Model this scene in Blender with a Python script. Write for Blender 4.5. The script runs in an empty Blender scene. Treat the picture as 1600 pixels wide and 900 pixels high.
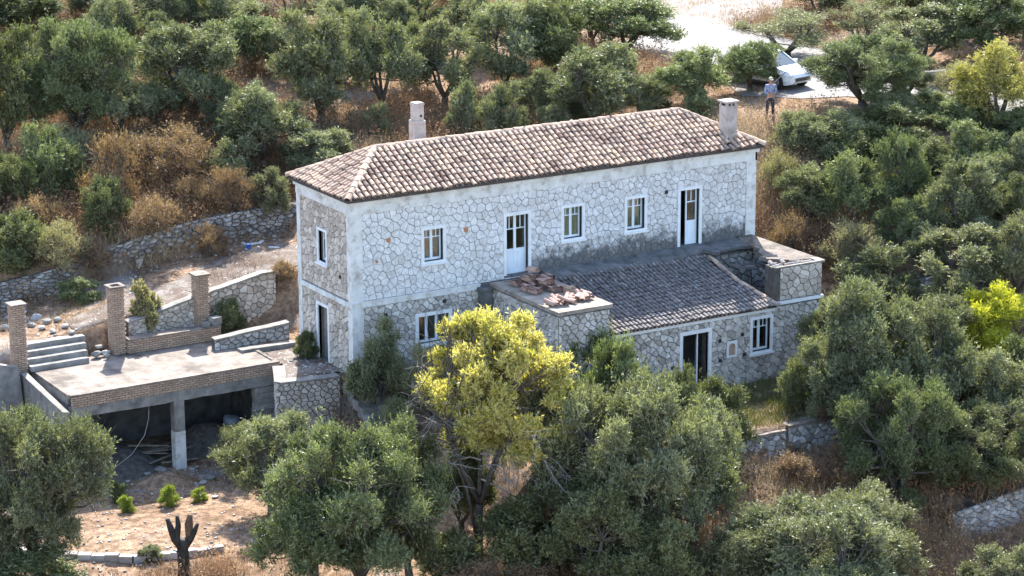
import bpy, bmesh, math, random
import numpy as np
from mathutils import Vector, Matrix
R = math.radians
PI = math.pi

# ------------------------------------------------------------------ camera
S = bpy.context.scene
COL = S.collection
CAM = np.array([-40.6417, -79.6624, 27.2764])
YAW, PIT, ROLL, F = 0.536218, 0.263679, -0.004226, 4000.42
fw = np.array([math.sin(YAW)*math.cos(PIT), math.cos(YAW)*math.cos(PIT), -math.sin(PIT)])
r0 = np.array([math.cos(YAW), -math.sin(YAW), 0.0]); u0 = np.cross(r0, fw)
rt = r0*math.cos(ROLL)+u0*math.sin(ROLL); up = u0*math.cos(ROLL)-r0*math.sin(ROLL)
cd = bpy.data.cameras.new('camera'); cam = bpy.data.objects.new('camera', cd); COL.objects.link(cam)
M4 = Matrix(((rt[0], up[0], -fw[0], CAM[0]), (rt[1], up[1], -fw[1], CAM[1]), (rt[2], up[2], -fw[2], CAM[2]), (0, 0, 0, 1)))
cam.matrix_world = M4
cd.sensor_width = 36; cd.lens = F*36/1600; cd.clip_end = 3000; cd.clip_start = 1
S.camera = cam
# ------------------------------------------------------------------ light
SUNV = Vector((0.45, 0.84, 1.0)).normalized()
EXPOSURE = 1.93
w = bpy.data.worlds.new('World'); S.world = w; w.use_nodes = True
nt = w.node_tree; nt.nodes.clear()
sky = nt.nodes.new('ShaderNodeTexSky'); sky.sky_type = 'NISHITA'; sky.sun_disc = False
sky.sun_elevation = math.asin(SUNV.z); sky.sun_rotation = math.atan2(SUNV.x, SUNV.y)
bg = nt.nodes.new('ShaderNodeBackground'); bg.inputs[1].default_value = 0.15
wo = nt.nodes.new('ShaderNodeOutputWorld')
nt.links.new(sky.outputs[0], bg.inputs[0]); nt.links.new(bg.outputs[0], wo.inputs[0])
sd = bpy.data.lights.new('sun', 'SUN'); sd.energy = 3.55; sd.angle = R(0.5); sd.color = (1.0, 0.955, 0.88)
so = bpy.data.objects.new('sun', sd); COL.objects.link(so)
so.rotation_euler = (-SUNV).to_track_quat('-Z', 'Y').to_euler(); so.location = (20, 30, 60)
S.view_settings.view_transform = 'Standard'; S.view_settings.look = 'None'
S.view_settings.exposure = EXPOSURE; S.view_settings.gamma = 1
S.render.engine = 'CYCLES'
S.cycles.max_bounces = 6; S.cycles.transparent_max_bounces = 6; S.cycles.diffuse_bounces = 4

# ------------------------------------------------------------------ helpers
def ray(px, py):
    return fw + rt*(px-800)/F - up*(py-450)/F
def project(P):
    d = np.asarray(P, float)-CAM; z = d@fw
    return 800+F*(d@rt)/z, 450-F*(d@up)/z, z
def tag(o, label=None, cat=None, group=None, kind=None):
    if label: o['label'] = label
    if cat: o['category'] = cat
    if group: o['group'] = group
    if kind: o['kind'] = kind
    return o
def empty(name, loc, rz=0, **k):
    o = bpy.data.objects.new(name, None); COL.objects.link(o); o.empty_display_size = .3
    o.location = loc; o.rotation_euler = (0, 0, rz); return tag(o, **k)

class MB:
    def __init__(s): s.v = []; s.f = []; s.c = []; s.smooth = False
    def add(s, vs, fs, c=0.5):
        n = len(s.v); s.v += [tuple(map(float, p)) for p in vs]; s.f += [tuple(i+n for i in f) for f in fs]
        s.c += list(c) if hasattr(c, '__len__') else [c]*len(vs)
    def box(s, x0, x1, y0, y1, z0, z1, c=0.5, rz=0, jit=0, rng=None, M=None):
        cx, cy, cz = (x0+x1)/2, (y0+y1)/2, (z0+z1)/2
        vs = []
        for z in (z0, z1):
            for x, y in ((x0, y0), (x1, y0), (x1, y1), (x0, y1)):
                p = Vector((x, y, z))
                if jit: p += Vector([rng.uniform(-jit, jit) for _ in range(3)])
                if rz:
                    a, b = p.x-cx, p.y-cy; p.x = cx+a*math.cos(rz)-b*math.sin(rz); p.y = cy+a*math.sin(rz)+b*math.cos(rz)
                if M is not None: p = M @ p
                vs.append(p)
        s.add(vs, [(0, 3, 2, 1), (4, 5, 6, 7), (0, 1, 5, 4), (1, 2, 6, 5), (2, 3, 7, 6), (3, 0, 4, 7)], c)
    def tube(s, pts, rads, n=6, c=0.5, cap=True):
        pts = [Vector(p) for p in pts]; rings = []
        base = len(s.v); vs = []
        for i, p in enumerate(pts):
            t = (pts[min(i+1, len(pts)-1)]-pts[max(i-1, 0)])
            if t.length < 1e-6: t = Vector((0, 0, 1))
            t.normalize(); a = t.orthogonal().normalized() if i == 0 else (a - t*a.dot(t)).normalized()
            b = t.cross(a)
            for k in range(n):
                an = 2*PI*k/n; vs.append(p+(a*math.cos(an)+b*math.sin(an))*rads[i])
        fs = []
        for i in range(len(pts)-1):
            for k in range(n):
                k2 = (k+1) % n; fs.append((i*n+k, i*n+k2, (i+1)*n+k2, (i+1)*n+k))
        if cap: fs.append(tuple(range(n-1, -1, -1))); fs.append(tuple((len(pts)-1)*n+k for k in range(n)))
        s.add(vs, fs, c)
    def build(s, name, mat, parent=None, loc=None, smooth=False, mats=None):
        me = bpy.data.meshes.new(name); me.from_pydata(s.v, [], s.f); 
        at = me.attributes.new('v', 'FLOAT', 'POINT'); at.data.foreach_set('value', np.array(s.c, dtype=np.float32))
        me.materials.append(mat)
        if smooth: me.polygons.foreach_set('use_smooth', [True]*len(me.polygons))
        me.update(); o = bpy.data.objects.new(name, me); COL.objects.link(o)
        if parent: o.parent = parent
        if loc is not None: o.location = loc
        return o
def npmesh(name, V, nper, C, mat, parent=None):
    V = np.ascontiguousarray(V, np.float32).reshape(-1, 3); nv = len(V); nf = nv//nper
    me = bpy.data.meshes.new(name); me.vertices.add(nv); me.vertices.foreach_set('co', V.ravel())
    me.loops.add(nv); me.loops.foreach_set('vertex_index', np.arange(nv, dtype=np.int32))
    me.polygons.add(nf); me.polygons.foreach_set('loop_start', np.arange(0, nv, nper, dtype=np.int32))
    at = me.attributes.new('v', 'FLOAT', 'POINT'); at.data.foreach_set('value', np.repeat(C, nper).astype(np.float32))
    me.materials.append(mat); me.update(calc_edges=True)
    o = bpy.data.objects.new(name, me); COL.objects.link(o)
    if parent: o.parent = parent
    return o

# ------------------------------------------------------------------ materials
def nodes(name):
    m = bpy.data.materials.new(name); m.use_nodes = True; t = m.node_tree
    return m, t, t.nodes['Principled BSDF'], t.nodes, t.links
def ramp(t, stops, src):
    n = t.nodes.new('ShaderNodeValToRGB'); e = n.color_ramp.elements
    while len(e) < len(stops): e.new(.5)
    for i, (p, c) in enumerate(stops): e[i].position = p; e[i].color = (*c, 1)
    t.links.new(src, n.inputs[0]); return n.outputs[0]
def noise(t, scale, detail=5, coord='Object', rough=.6, dist=0):
    tc = t.nodes.new('ShaderNodeTexCoord'); n = t.nodes.new('ShaderNodeTexNoise')
    n.inputs['Scale'].default_value = scale; n.inputs['Detail'].default_value = detail; n.inputs['Roughness'].default_value = rough
    n.inputs['Distortion'].default_value = dist
    t.links.new(tc.outputs[coord], n.inputs['Vector']); return n.outputs['Fac']
def mix(t, a, b, fac, mode='MIX'):
    n = t.nodes.new('ShaderNodeMix'); n.data_type = 'RGBA'; n.blend_type = mode
    for sock, val in ((n.inputs[0], fac), (n.inputs[6], a), (n.inputs[7], b)):
        if isinstance(val, (int, float)): sock.default_value = val
        elif isinstance(val, tuple): sock.default_value = (*val, 1)
        else: t.links.new(val, sock)
    return n.outputs[2]
def attr(t, name='v'):
    n = t.nodes.new('ShaderNodeAttribute'); n.attribute_name = name; return n.outputs['Fac']
def math_(t, op, a, b=None, clamp=False):
    n = t.nodes.new('ShaderNodeMath'); n.operation = op; n.use_clamp = clamp
    for i, v in enumerate((a, b)):
        if v is None: continue
        if isinstance(v, (int, float)): n.inputs[i].default_value = v
        else: t.links.new(v, n.inputs[i])
    return n.outputs[0]
def bump(t, b, src, strength=.4, dist=.02):
    n = t.nodes.new('ShaderNodeBump'); n.inputs['Strength'].default_value = strength; n.inputs['Distance'].default_value = dist
    t.links.new(src, n.inputs['Height']); t.links.new(n.outputs[0], b.inputs['Normal'])
def mat_simple(name, stops, scale=3, rough=.85, bmp=.3, bd=.02, vmix=None, spec=.3, dirt=None, metal=0):
    """stops = colours by noise; vmix = (low, high) colour multiplied by the per piece value"""
    m, t, b, N, L = nodes(name)
    c = ramp(t, stops, noise(t, scale, 8))
    if vmix: c = mix(t, c, ramp(t, vmix, attr(t)), 1.0, 'MULTIPLY')
    if dirt:
        col, lo, hi, sc = dirt
        f = ramp(t, [(lo, (0, 0, 0)), (hi, (1, 1, 1))], noise(t, sc, 9, rough=.7))
        c = mix(t, c, col, f)
    L.new(c, b.inputs['Base Color']); b.inputs['Roughness'].default_value = rough
    b.inputs['Specular IOR Level'].default_value = spec; b.inputs['Metallic'].default_value = metal
    if bmp: bump(t, b, noise(t, scale*6, 6), bmp, bd)
    return m
G = lambda g: (g, g, g)
VW = [(0, (.62, .6, .58)), (.5, (.88, .87, .86)), (1, (1.1, 1.1, 1.1))]
M = {}
M['plaster'] = mat_simple('white_plaster', [(.3, (.56, .55, .52)), (.7, (.76, .75, .72))], 2, dirt=((.3, .26, .21), .5, .72, 2.4))
M['trim'] = mat_simple('window_trim', [(.3, (.66, .66, .65)), (.7, (.8, .8, .79))], 3, dirt=((.4, .38, .34), .62, .85, 3))
M['paint'] = mat_simple('white_paint', [(.3, (.68, .74, .8)), (.7, (.78, .83, .87))], 4, rough=.5, bmp=.05, dirt=((.45, .45, .43), .62, .8, 6))
M['mortar'] = mat_simple('joint_mortar', [(.3, (.085, .085, .085)), (.7, (.18, .18, .178))], 4)
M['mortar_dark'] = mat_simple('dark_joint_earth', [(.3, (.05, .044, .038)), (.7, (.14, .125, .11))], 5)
M['concrete'] = mat_simple('weathered_concrete', [(.3, (.15, .138, .122)), (.7, (.32, .3, .27))], 2.2, bmp=.5, dirt=((.07, .068, .065), .52, .78, 1.3))
M['slab'] = mat_simple('sun_bleached_concrete', [(.3, (.19, .155, .128)), (.7, (.29, .245, .205))], 1.6, bmp=.5, dirt=((.1, .082, .068), .46, .62, .9))
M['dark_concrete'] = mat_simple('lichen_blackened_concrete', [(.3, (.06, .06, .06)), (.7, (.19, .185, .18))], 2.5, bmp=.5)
M['ledge'] = mat_simple('brown_grey_concrete', [(.3, (.2, .165, .135)), (.7, (.42, .36, .3))], 2.5, bmp=.5, dirt=((.06, .055, .05), .55, .75, 1.8))
M['stained'] = mat_simple('stained_brown_concrete', [(.3, (.1, .08, .065)), (.7, (.25, .205, .17))], 2.5, bmp=.6, dirt=((.045, .04, .035), .48, .66, 1.6))
M['brick'] = mat_simple('buff_brick', [(.3, (.36, .26, .19)), (.7, (.5, .385, .29))], 4, vmix=[(0, (.66, .6, .58)), (1, (1.15, 1.08, 1.02))], bmp=.4, dirt=((.2, .16, .13), .6, .85, 2))
M['brick_mortar'] = mat_simple('brick_mortar', [(.3, (.14, .11, .09)), (.7, (.22, .18, .15))], 6)
M['tile'] = mat_simple('clay_tile', [(.3, (.37, .26, .195)), (.7, (.55, .415, .315))], 5, vmix=[(0, (.4, .35, .35)), (.35, (.78, .74, .74)), (.7, (1, 1, 1)), (1, (1.18, 1.15, 1.05))], dirt=((.17, .145, .125), .53, .68, 1.5))
M['tile_old'] = mat_simple('lichened_clay_tile', [(.3, (.15, .13, .12)), (.7, (.32, .275, .25))], 5, vmix=[(0, (.5, .5, .52)), (.75, (1, 1, 1)), (1, (1.6, 1.35, 1.15))], dirt=((.36, .37, .38), .55, .62, 8))
M['tile_under'] = mat_simple('roof_underlay', [(.3, (.05, .04, .035)), (.7, (.1, .08, .07))], 5)
M['tile_loose'] = mat_simple('loose_clay_tile', [(.3, (.34, .19, .15)), (.7, (.52, .36, .29))], 6, dirt=((.18, .15, .14), .6, .75, 5))
M['dark'] = mat_simple('dark_interior', [(.3, (.02, .02, .02)), (.7, (.05, .045, .04))], 3)
M['interior'] = mat_simple('interior_plaster', [(.3, (.28, .26, .22)), (.7, (.42, .38, .32))], 2)
M['wood'] = mat_simple('grey_wood', [(.3, (.16, .13, .1)), (.7, (.32, .28, .23))], 5)
M['curtain'] = mat_simple('beige_curtain', [(.3, (.55, .5, .36)), (.7, (.75, .7, .52))], 4)
M['curtain_red'] = mat_simple('rust_panel', [(.4, (.35, .35, .28)), (.6, (.6, .28, .16))], 2.0)
M['black'] = mat_simple('charred_wood', [(.3, (.012, .01, .009)), (.7, (.05, .042, .036))], 8, rough=.7, bmp=.8)
M['charbreak'] = mat_simple('brown_split_wood', [(.3, (.06, .035, .022)), (.7, (.17, .1, .06))], 8)
M['bark'] = mat_simple('olive_bark', [(.3, (.055, .045, .037)), (.7, (.17, .145, .12))], 7, bmp=.8, bd=.03)
M['dead'] = mat_simple('bare_grey_twig', [(.3, (.22, .2, .18)), (.7, (.42, .39, .36))], 7)
M['asphalt'] = mat_simple('pale_concrete_road', [(.3, (.17, .155, .145)), (.7, (.25, .235, .22))], .8, bmp=.15, dirt=((.3, .27, .23), .6, .85, .5))
M['hose'] = mat_simple('cable_rubber', [(.3, (.25, .24, .22)), (.7, (.35, .33, .3))], 5, bmp=0)
M['tarp'] = mat_simple('blue_grey_tarpaulin', [(.3, (.22, .25, .3)), (.7, (.4, .42, .46))], 4, rough=.6)
M['blue'] = mat_simple('blue_plastic', [(.3, (.02, .08, .3)), (.7, (.03, .12, .4))], 4, rough=.4, bmp=0)
M['white_plastic'] = mat_simple('white_plastic', [(.3, (.6, .6, .58)), (.7, (.75, .75, .72))], 4, rough=.5, bmp=0)
M['chimney'] = mat_simple('chimney_plaster', [(.3, (.36, .3, .27)), (.7, (.52, .46, .42))], 3, bmp=.3, dirt=((.2, .155, .13), .5, .75, 2.5))
M['redbrick'] = mat_simple('exposed_red_patch', [(.3, (.36, .15, .07)), (.7, (.5, .24, .13))], 9)

def stone_mat(name, a, b_, c, grime=None):
    m, t, b, N, L = nodes(name)
    base = ramp(t, [(.0, a), (.5, b_), (1, c)], attr(t))
    sp = ramp(t, [(.35, (.72, .7, .67)), (.62, (1.05, 1.05, 1.05))], noise(t, 6, 8, rough=.7))
    col = mix(t, base, sp, 1, 'MULTIPLY')
    blot = ramp(t, [(.52, (0, 0, 0)), (.78, (.45, .45, .45))], noise(t, .7, 6))
    col = mix(t, col, (.4, .34, .28), blot)
    if grime:   # lichen stain rising from the roof ledge on the right part of the front: a mark of its own shape
        tc = N.new('ShaderNodeTexCoord'); sx = N.new('ShaderNodeSeparateXYZ'); L.new(tc.outputs['Object'], sx.inputs[0])
        h = math_(t, 'SUBTRACT', 3.75, sx.outputs[2])
        n1 = math_(t, 'MULTIPLY', math_(t, 'SUBTRACT', noise(t, 2.2, 8, rough=.75), .5), 2.6)
        k = math_(t, 'MULTIPLY', math_(t, 'ADD', h, n1), 1.7, True)
        kx = math_(t, 'MULTIPLY', math_(t, 'SUBTRACT', sx.outputs[0], 7.1), 1.2, True)
        k = math_(t, 'MULTIPLY', math_(t, 'MULTIPLY', k, kx), .9)
        col = mix(t, col, (.085, .083, .08), k)
    L.new(col, b.inputs['Base Color']); b.inputs['Roughness'].default_value = .9; b.inputs['Specular IOR Level'].default_value = .2
    bump(t, b, noise(t, 14, 7, rough=.7), .5, .02)
    return m
M['stone_white'] = stone_mat('pale_facing_stone', (.54, .51, .48), (.66, .65, .64), (.78, .775, .77), True)
M['stone_grey'] = stone_mat('grey_facing_stone', (.4, .34, .285), (.54, .47, .4), (.7, .625, .545))
M['stone_rubble'] = stone_mat('rubble_stone', (.36, .33, .3), (.54, .5, .455), (.7, .665, .62))
M['stone_dry'] = stone_mat('dry_wall_stone', (.24, .225, .21), (.4, .38, .36), (.58, .56, .54))

def glass():
    m, t, b, N, L = nodes('window_glass'); N.remove(b)
    tr = N.new('ShaderNodeBsdfTransparent'); tr.inputs[0].default_value = (.8, .84, .82, 1)
    gl = N.new('ShaderNodeBsdfGlossy'); gl.inputs['Roughness'].default_value = .08; gl.inputs[0].default_value = (.9, .9, .9, 1)
    fr = N.new('ShaderNodeFresnel'); fr.inputs[0].default_value = 1.7
    mx = N.new('ShaderNodeMixShader'); L.new(fr.outputs[0], mx.inputs[0]); L.new(tr.outputs[0], mx.inputs[1]); L.new(gl.outputs[0], mx.inputs[2])
    L.new(mx.outputs[0], N['Material Output'].inputs[0]); return m
M['glass'] = glass()

def leaf_mat(name, dark, mid, light, trans=.34):
    m, t, b, N, L = nodes(name); N.remove(b)
    oi = N.new('ShaderNodeObjectInfo')
    f = math_(t, 'ADD', math_(t, 'MULTIPLY', attr(t), .85), math_(t, 'MULTIPLY', oi.outputs['Random'], .15))
    c = ramp(t, [(.05, dark), (.45, mid), (.95, light)], f)
    d = N.new('ShaderNodeBsdfDiffuse'); tr = N.new('ShaderNodeBsdfTranslucent')
    L.new(c, d.inputs[0]); c2 = mix(t, c, (1.15, 1.25, .55), 1, 'MULTIPLY'); L.new(c2, tr.inputs[0])
    mx = N.new('ShaderNodeMixShader'); mx.inputs[0].default_value = trans
    gl = N.new('ShaderNodeBsdfGlossy'); gl.inputs['Roughness'].default_value = .45; gl.inputs[0].default_value = (.6, .62, .6, 1)
    m2 = N.new('ShaderNodeMixShader'); m2.inputs[0].default_value = .06
    L.new(d.outputs[0], mx.inputs[1]); L.new(tr.outputs[0], mx.inputs[2])
    L.new(mx.outputs[0], m2.inputs[1]); L.new(gl.outputs[0], m2.inputs[2])
    L.new(m2.outputs[0], N['Material Output'].inputs[0]); return m
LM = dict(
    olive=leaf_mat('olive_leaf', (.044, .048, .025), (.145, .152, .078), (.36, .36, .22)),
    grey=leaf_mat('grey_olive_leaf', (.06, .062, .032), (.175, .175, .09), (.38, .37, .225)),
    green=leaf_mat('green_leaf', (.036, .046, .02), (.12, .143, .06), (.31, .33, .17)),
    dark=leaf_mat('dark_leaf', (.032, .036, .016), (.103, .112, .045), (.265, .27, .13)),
    yellow=leaf_mat('yellowing_leaf', (.11, .12, .035), (.42, .375, .1), (.66, .56, .23), .45),
    lime=leaf_mat('bright_lime_leaf', (.13, .17, .03), (.25, .31, .05), (.42, .45, .1), .4),
    gold=leaf_mat('golden_leaf', (.22, .25, .02), (.5, .48, .04), (.68, .62, .08), .4),
    mixed=leaf_mat('yellow_and_green_leaf', (.06, .085, .03), (.26, .24, .07), (.55, .47, .17)),
    pale=leaf_mat('dry_leaf', (.16, .14, .07), (.3, .26, .14), (.42, .37, .22)),
    brown=leaf_mat('brown_leaf', (.09, .055, .034), (.22, .13, .075), (.42, .27, .16)),
)
def scrub_mat(name, stops, trans=.25):
    m, t, b, N, L = nodes(name); N.remove(b)
    c = ramp(t, stops, attr(t))
    d = N.new('ShaderNodeBsdfDiffuse'); tr = N.new('ShaderNodeBsdfTranslucent'); L.new(c, d.inputs[0]); L.new(c, tr.inputs[0])
    mx = N.new('ShaderNodeMixShader'); mx.inputs[0].default_value = trans
    L.new(d.outputs[0], mx.inputs[1]); L.new(tr.outputs[0], mx.inputs[2]); L.new(mx.outputs[0], N['Material Output'].inputs[0]); return m
M['straw'] = scrub_mat('dry_grass_blade', [(0, (.2, .13, .07)), (.35, (.4, .26, .135)), (.7, (.56, .4, .22)), (1, (.68, .54, .33))])
M['scrub'] = scrub_mat('dry_scrub_twig', [(0, (.12, .08, .05)), (.3, (.27, .175, .105)), (.55, (.46, .265, .145)), (.75, (.31, .26, .14)), (1, (.58, .46, .31))])

def ground_mat():
    m, t, b, N, L = nodes('dry_soil')
    a = ramp(t, [(.3, (.14, .095, .065)), (.45, (.29, .195, .13)), (.6, (.4, .28, .195)), (.75, (.5, .37, .27))], noise(t, .35, 12, rough=.68))
    f = ramp(t, [(.42, (.45, .43, .41)), (.6, (1.1, 1.08, 1.06))], noise(t, 3.5, 12, rough=.75))
    c = mix(t, a, f, 1, 'MULTIPLY')
    g = ramp(t, [(.56, (0, 0, 0)), (.7, (.8, .8, .8))], noise(t, .22, 6))
    c = mix(t, c, (.34, .31, .28), g)
    L.new(c, b.inputs['Base Color']); b.inputs['Roughness'].default_value = .95; b.inputs['Specular IOR Level'].default_value = .1
    bump(t, b, noise(t, 5, 12, rough=.75), .9, .08)
    return m
M['ground'] = ground_mat()
M['path'] = mat_simple('broken_screed', [(.3, (.14, .115, .095)), (.5, (.21, .18, .155)), (.75, (.33, .3, .275))], 2, bmp=.8, bd=.06, dirt=((.11, .075, .055), .4, .55, .9))

# ------------------------------------------------------------------ terrain
CP = [(-2, 6, -.1), (-10, -5, -3.3), (-6, 1, -3.3), (-14, 0, -3.4), (-3, -8, -3.5), (0, -14, -4.3), (8, -14, -3.6), (15, -16, -4.6), (20, -12, -2.6),
      (5, -5, -1.5), (14, -7, -1.4), (19, -5, -.6), (21, 0, 1.6), (20, 5, 3.4), (24.3, 7.8, 5.7), (10, 8, 2.3), (4, 14, 3.2), (-6, 14, 2.4), (-12, 10, .9),
      (12, 14, 3.9), (20, 14, 5.4), (29, 14, 6), (27, 22, 6), (36, 34, 6), (0, 20, 4.6), (-10, 20, 3.6), (10, 24, 5.6), (0, 34, 7), (20, 40, 7.2), (40, 60, 8), (0, 60, 10.5),
      (-18, 38, 7.5), (50, 30, 7), (33, 0, 5.6), (27, 3, 4.4), (40, -12, 3), (26, -10, .2), (28, -20, -3), (-22, 4, -2.5), (-22, 20, 1), (-25, -25, -7), (0, -30, -8), (30, -34, -7),
      (90, 100, 14), (-60, 100, 17), (0, 130, 20), (120, 0, 10), (100, -60, 0), (-90, 0, -6), (-60, -90, -16), (20, -90, -16), (34, -6, 4.6), (16, 6, 2.4)]
CPa = np.array(CP, float)
def _U(r2): return np.where(r2 > 1e-9, r2*np.log(r2+1e-12), 0)
_n = len(CPa)
_K = _U(((CPa[:, None, :2]-CPa[None, :, :2])**2).sum(-1))+np.eye(_n)*6
_P = np.c_[np.ones(_n), CPa[:, :2]]
_W = np.linalg.solve(np.block([[_K, _P], [_P.T, np.zeros((3, 3))]]), np.r_[CPa[:, 2], 0, 0, 0])
def sm(a, e):  # 0..1 across edge width e
    t = np.clip(a/e+.5, 0, 1); return t*t*(3-2*t)
def rect(x, y, x0, x1, y0, y1, ex0, ex1, ey0, ey1):
    return sm(x-x0, ex0)*sm(x1-x, ex1)*sm(y-y0, ey0)*sm(y1-y, ey1)
_rs = np.random.RandomState(5)
_w = [(_rs.uniform(.2, 1.6), _rs.uniform(0, 6.28), _rs.uniform(0, 6.28)) for _ in range(14)]
def H(x, y):
    x = np.atleast_1d(np.asarray(x, float)); y = np.atleast_1d(np.asarray(y, float))
    r2 = (x[..., None]-CPa[:, 0])**2+(y[..., None]-CPa[:, 1])**2
    h = (_U(r2)*_W[:_n]).sum(-1)+_W[_n]+_W[_n+1]*x+_W[_n+2]*y
    far = np.hypot(x-5, y-5); h = np.where(far > 140, h*np.clip(1-(far-140)/200, 0, 1)+8*np.clip((far-140)/200, 0, 1), h)
    nz = np.zeros_like(h)
    for k, a, p in _w: nz += np.sin(k*(x*math.cos(a)+y*math.sin(a))+p)/(1+k)
    h = h+nz*.05
    def blend(h, w, z): return h*(1-w)+z*w
    # hillside above the long dry wall
    # sunken path behind, between wall and platforms
    zp = np.clip(.75+.13*(x+8), .5, 1.95)
    h = blend(h, rect(x, y, -16, 3.7, 7.72, 13.1, 4, 1.0, .2, .15), zp+nz*.03)
    # lower step behind the pillars
    yc = 7.45+0*x
    h = blend(h, rect(x, y, -10.6, 0.7, 4.6, 7.68, .4, .1, .2, .1), .05)
    # house footprint
    h = blend(h, rect(x, y, -.1, 17.9, -.2, 4.4, .1, .1, .1, .1), -.3)
    # front terrace of the annex
    h = blend(h, rect(x, y, 1.0, 17.6, -10.0, -.1, 1.6, 1.2, .2, .2), -1.38+(-5-y)*.02)
    # yard and floor under the concrete shelter
    h = blend(h, rect(x, y, -10.7, -1.6, -1, 7.35, .2, .2, 2, .1), -3.4)
    h = blend(h, rect(x, y, -15, -3.4, -5.0, 2.6, 3, 1.2, .8, 1), -3.35+nz*.04)
    # house terrace, left: slanting left edge
    xl = np.minimum(-2.75+(y-.57)*.47, -1.7)
    h = blend(h, sm(x-xl, .15)*sm(.3-x, .1)*sm(y-.55, .15)*sm(5.0-y, .1), -.12)
    # drop in front of the lower right field wall
    h = h-1.15*rect(x, y, 15.6, 27, -19.5, -14.95, .8, 2, 3.5, .2)
    # flat road
    h = blend(h, rect(x, y, 25.4, 36, 4, 36, 2.5, 5, 4, 6), 6.0)
    return h
def hz(x, y): return float(H(x, y)[0])
def at(px, py, dz=0):
    d = ray(px, py); d = d/np.linalg.norm(d)
    t = np.linspace(60, 330, 541); P = CAM+t[:, None]*d; below = P[:, 2] < H(P[:, 0], P[:, 1])
    i = int(np.argmax(below)) if below.any() else 400
    a, b = t[max(i-1, 0)], t[i]
    for _ in range(14):
        m = (a+b)/2; Q = CAM+m*d
        if Q[2] < hz(Q[0], Q[1]): b = m
        else: a = m
    Q = CAM+a*d; return Vector((Q[0], Q[1], hz(Q[0], Q[1])+dz))
def grid(x0, x1, step, far):
    c = list(np.arange(x0, x1+1e-6, step)); a = []; d = step*1.25; x = x0
    while x > -far: x -= d; d *= 1.25; a.append(x)
    b = []; d = step*1.25; x = x1
    while x < far: x += d; d *= 1.25; b.append(x)
    return np.array(a[::-1]+c+b)
xs = grid(-17, 42, .3, 1500); ys = grid(-18, 46, .3, 1500)
XX, YY = np.meshgrid(xs, ys); ZZ = np.zeros_like(XX)
for i in range(len(ys)): ZZ[i] = H(XX[i], YY[i])
ny, nx = XX.shape
V = np.stack([XX.ravel(), YY.ravel(), ZZ.ravel()], 1)
idx = np.arange(nx*ny).reshape(ny, nx)
Q4 = np.stack([idx[:-1, :-1].ravel(), idx[:-1, 1:].ravel(), idx[1:, 1:].ravel(), idx[1:, :-1].ravel()], 1)
me = bpy.data.meshes.new('ground'); me.vertices.add(len(V)); me.vertices.foreach_set('co', V.astype(np.float32).ravel())
me.loops.add(Q4.size); me.loops.foreach_set('vertex_index', Q4.astype(np.int32).ravel())
me.polygons.add(len(Q4)); me.polygons.foreach_set('loop_start', np.arange(0, Q4.size, 4, dtype=np.int32))
me.polygons.foreach_set('use_smooth', [True]*len(Q4)); me.materials.append(M['ground']); me.update(calc_edges=True)
g = bpy.data.objects.new('ground', me); COL.objects.link(g); tag(g, kind='structure')

def drape(name, poly, mat, dz=.02, step=.5, label=None):
    """a sheet laid on the terrain inside a polygon"""
    from mathutils.geometry import delaunay_2d_cdt
    P = np.array(poly); x0, y0 = P.min(0); x1, y1 = P.max(0)
    def inside(x, y):
        c = False; j = len(poly)-1
        for i in range(len(poly)):
            xi, yi = poly[i]; xj, yj = poly[j]
            if (yi > y) != (yj > y) and x < (xj-xi)*(y-yi)/(yj-yi)+xi: c = not c
            j = i
        return c
    edge = []
    for i in range(len(poly)):
        a = Vector(poly[i]); b = Vector(poly[(i+1) % len(poly)]); n = max(1, int((b-a).length/step))
        edge += [a.lerp(b, k/n) for k in range(n)]
    ne = len(edge); pts = list(edge)
    for x in np.arange(x0, x1, step):
        for y in np.arange(y0, y1, step):
            if inside(x, y): pts.append(Vector((x, y)))
    vs, es, fs, *_ = delaunay_2d_cdt(pts, [(i, (i+1) % ne) for i in range(ne)], [], 1, 1e-4)
    m = MB(); m.add([(p.x, p.y, hz(p.x, p.y)+dz) for p in vs], fs)
    o = m.build(name, mat, smooth=True); tag(o, kind='structure'); return o
drape('road', [(36.7, 36), (33.9, 30), (28, 24.5), (26.4, 19), (26.0, 13.4), (25.1, 11), (26.6, 8.7), (28.7, 8.0), (30.3, 5.2), (31.6, .3), (33, -6), (37.5, -6), (35.2, 2), (34.2, 7), (34.0, 13), (35.5, 22), (43.3, 32.5), (52, 46), (45, 50)], M['asphalt'], .03)
drape('path', [(-7.7, 7.5), (-5.5, 7.7), (-3, 7.8), (-.6, 7.7), (.6, 7.9), (2.6, 8.6), (3.6, 10.5), (2.4, 11.7), (-.5, 11.3), (-2.6, 10.3), (-4.8, 10.2), (-7.6, 9.2)], M['path'], .03, .4)
drape('paving', [(-2.3, .85), (-.15, .75), (-.15, 4.4), (-1.5, 4.5), (-1.6, 2.6)], M['path'], .03, .3)

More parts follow.
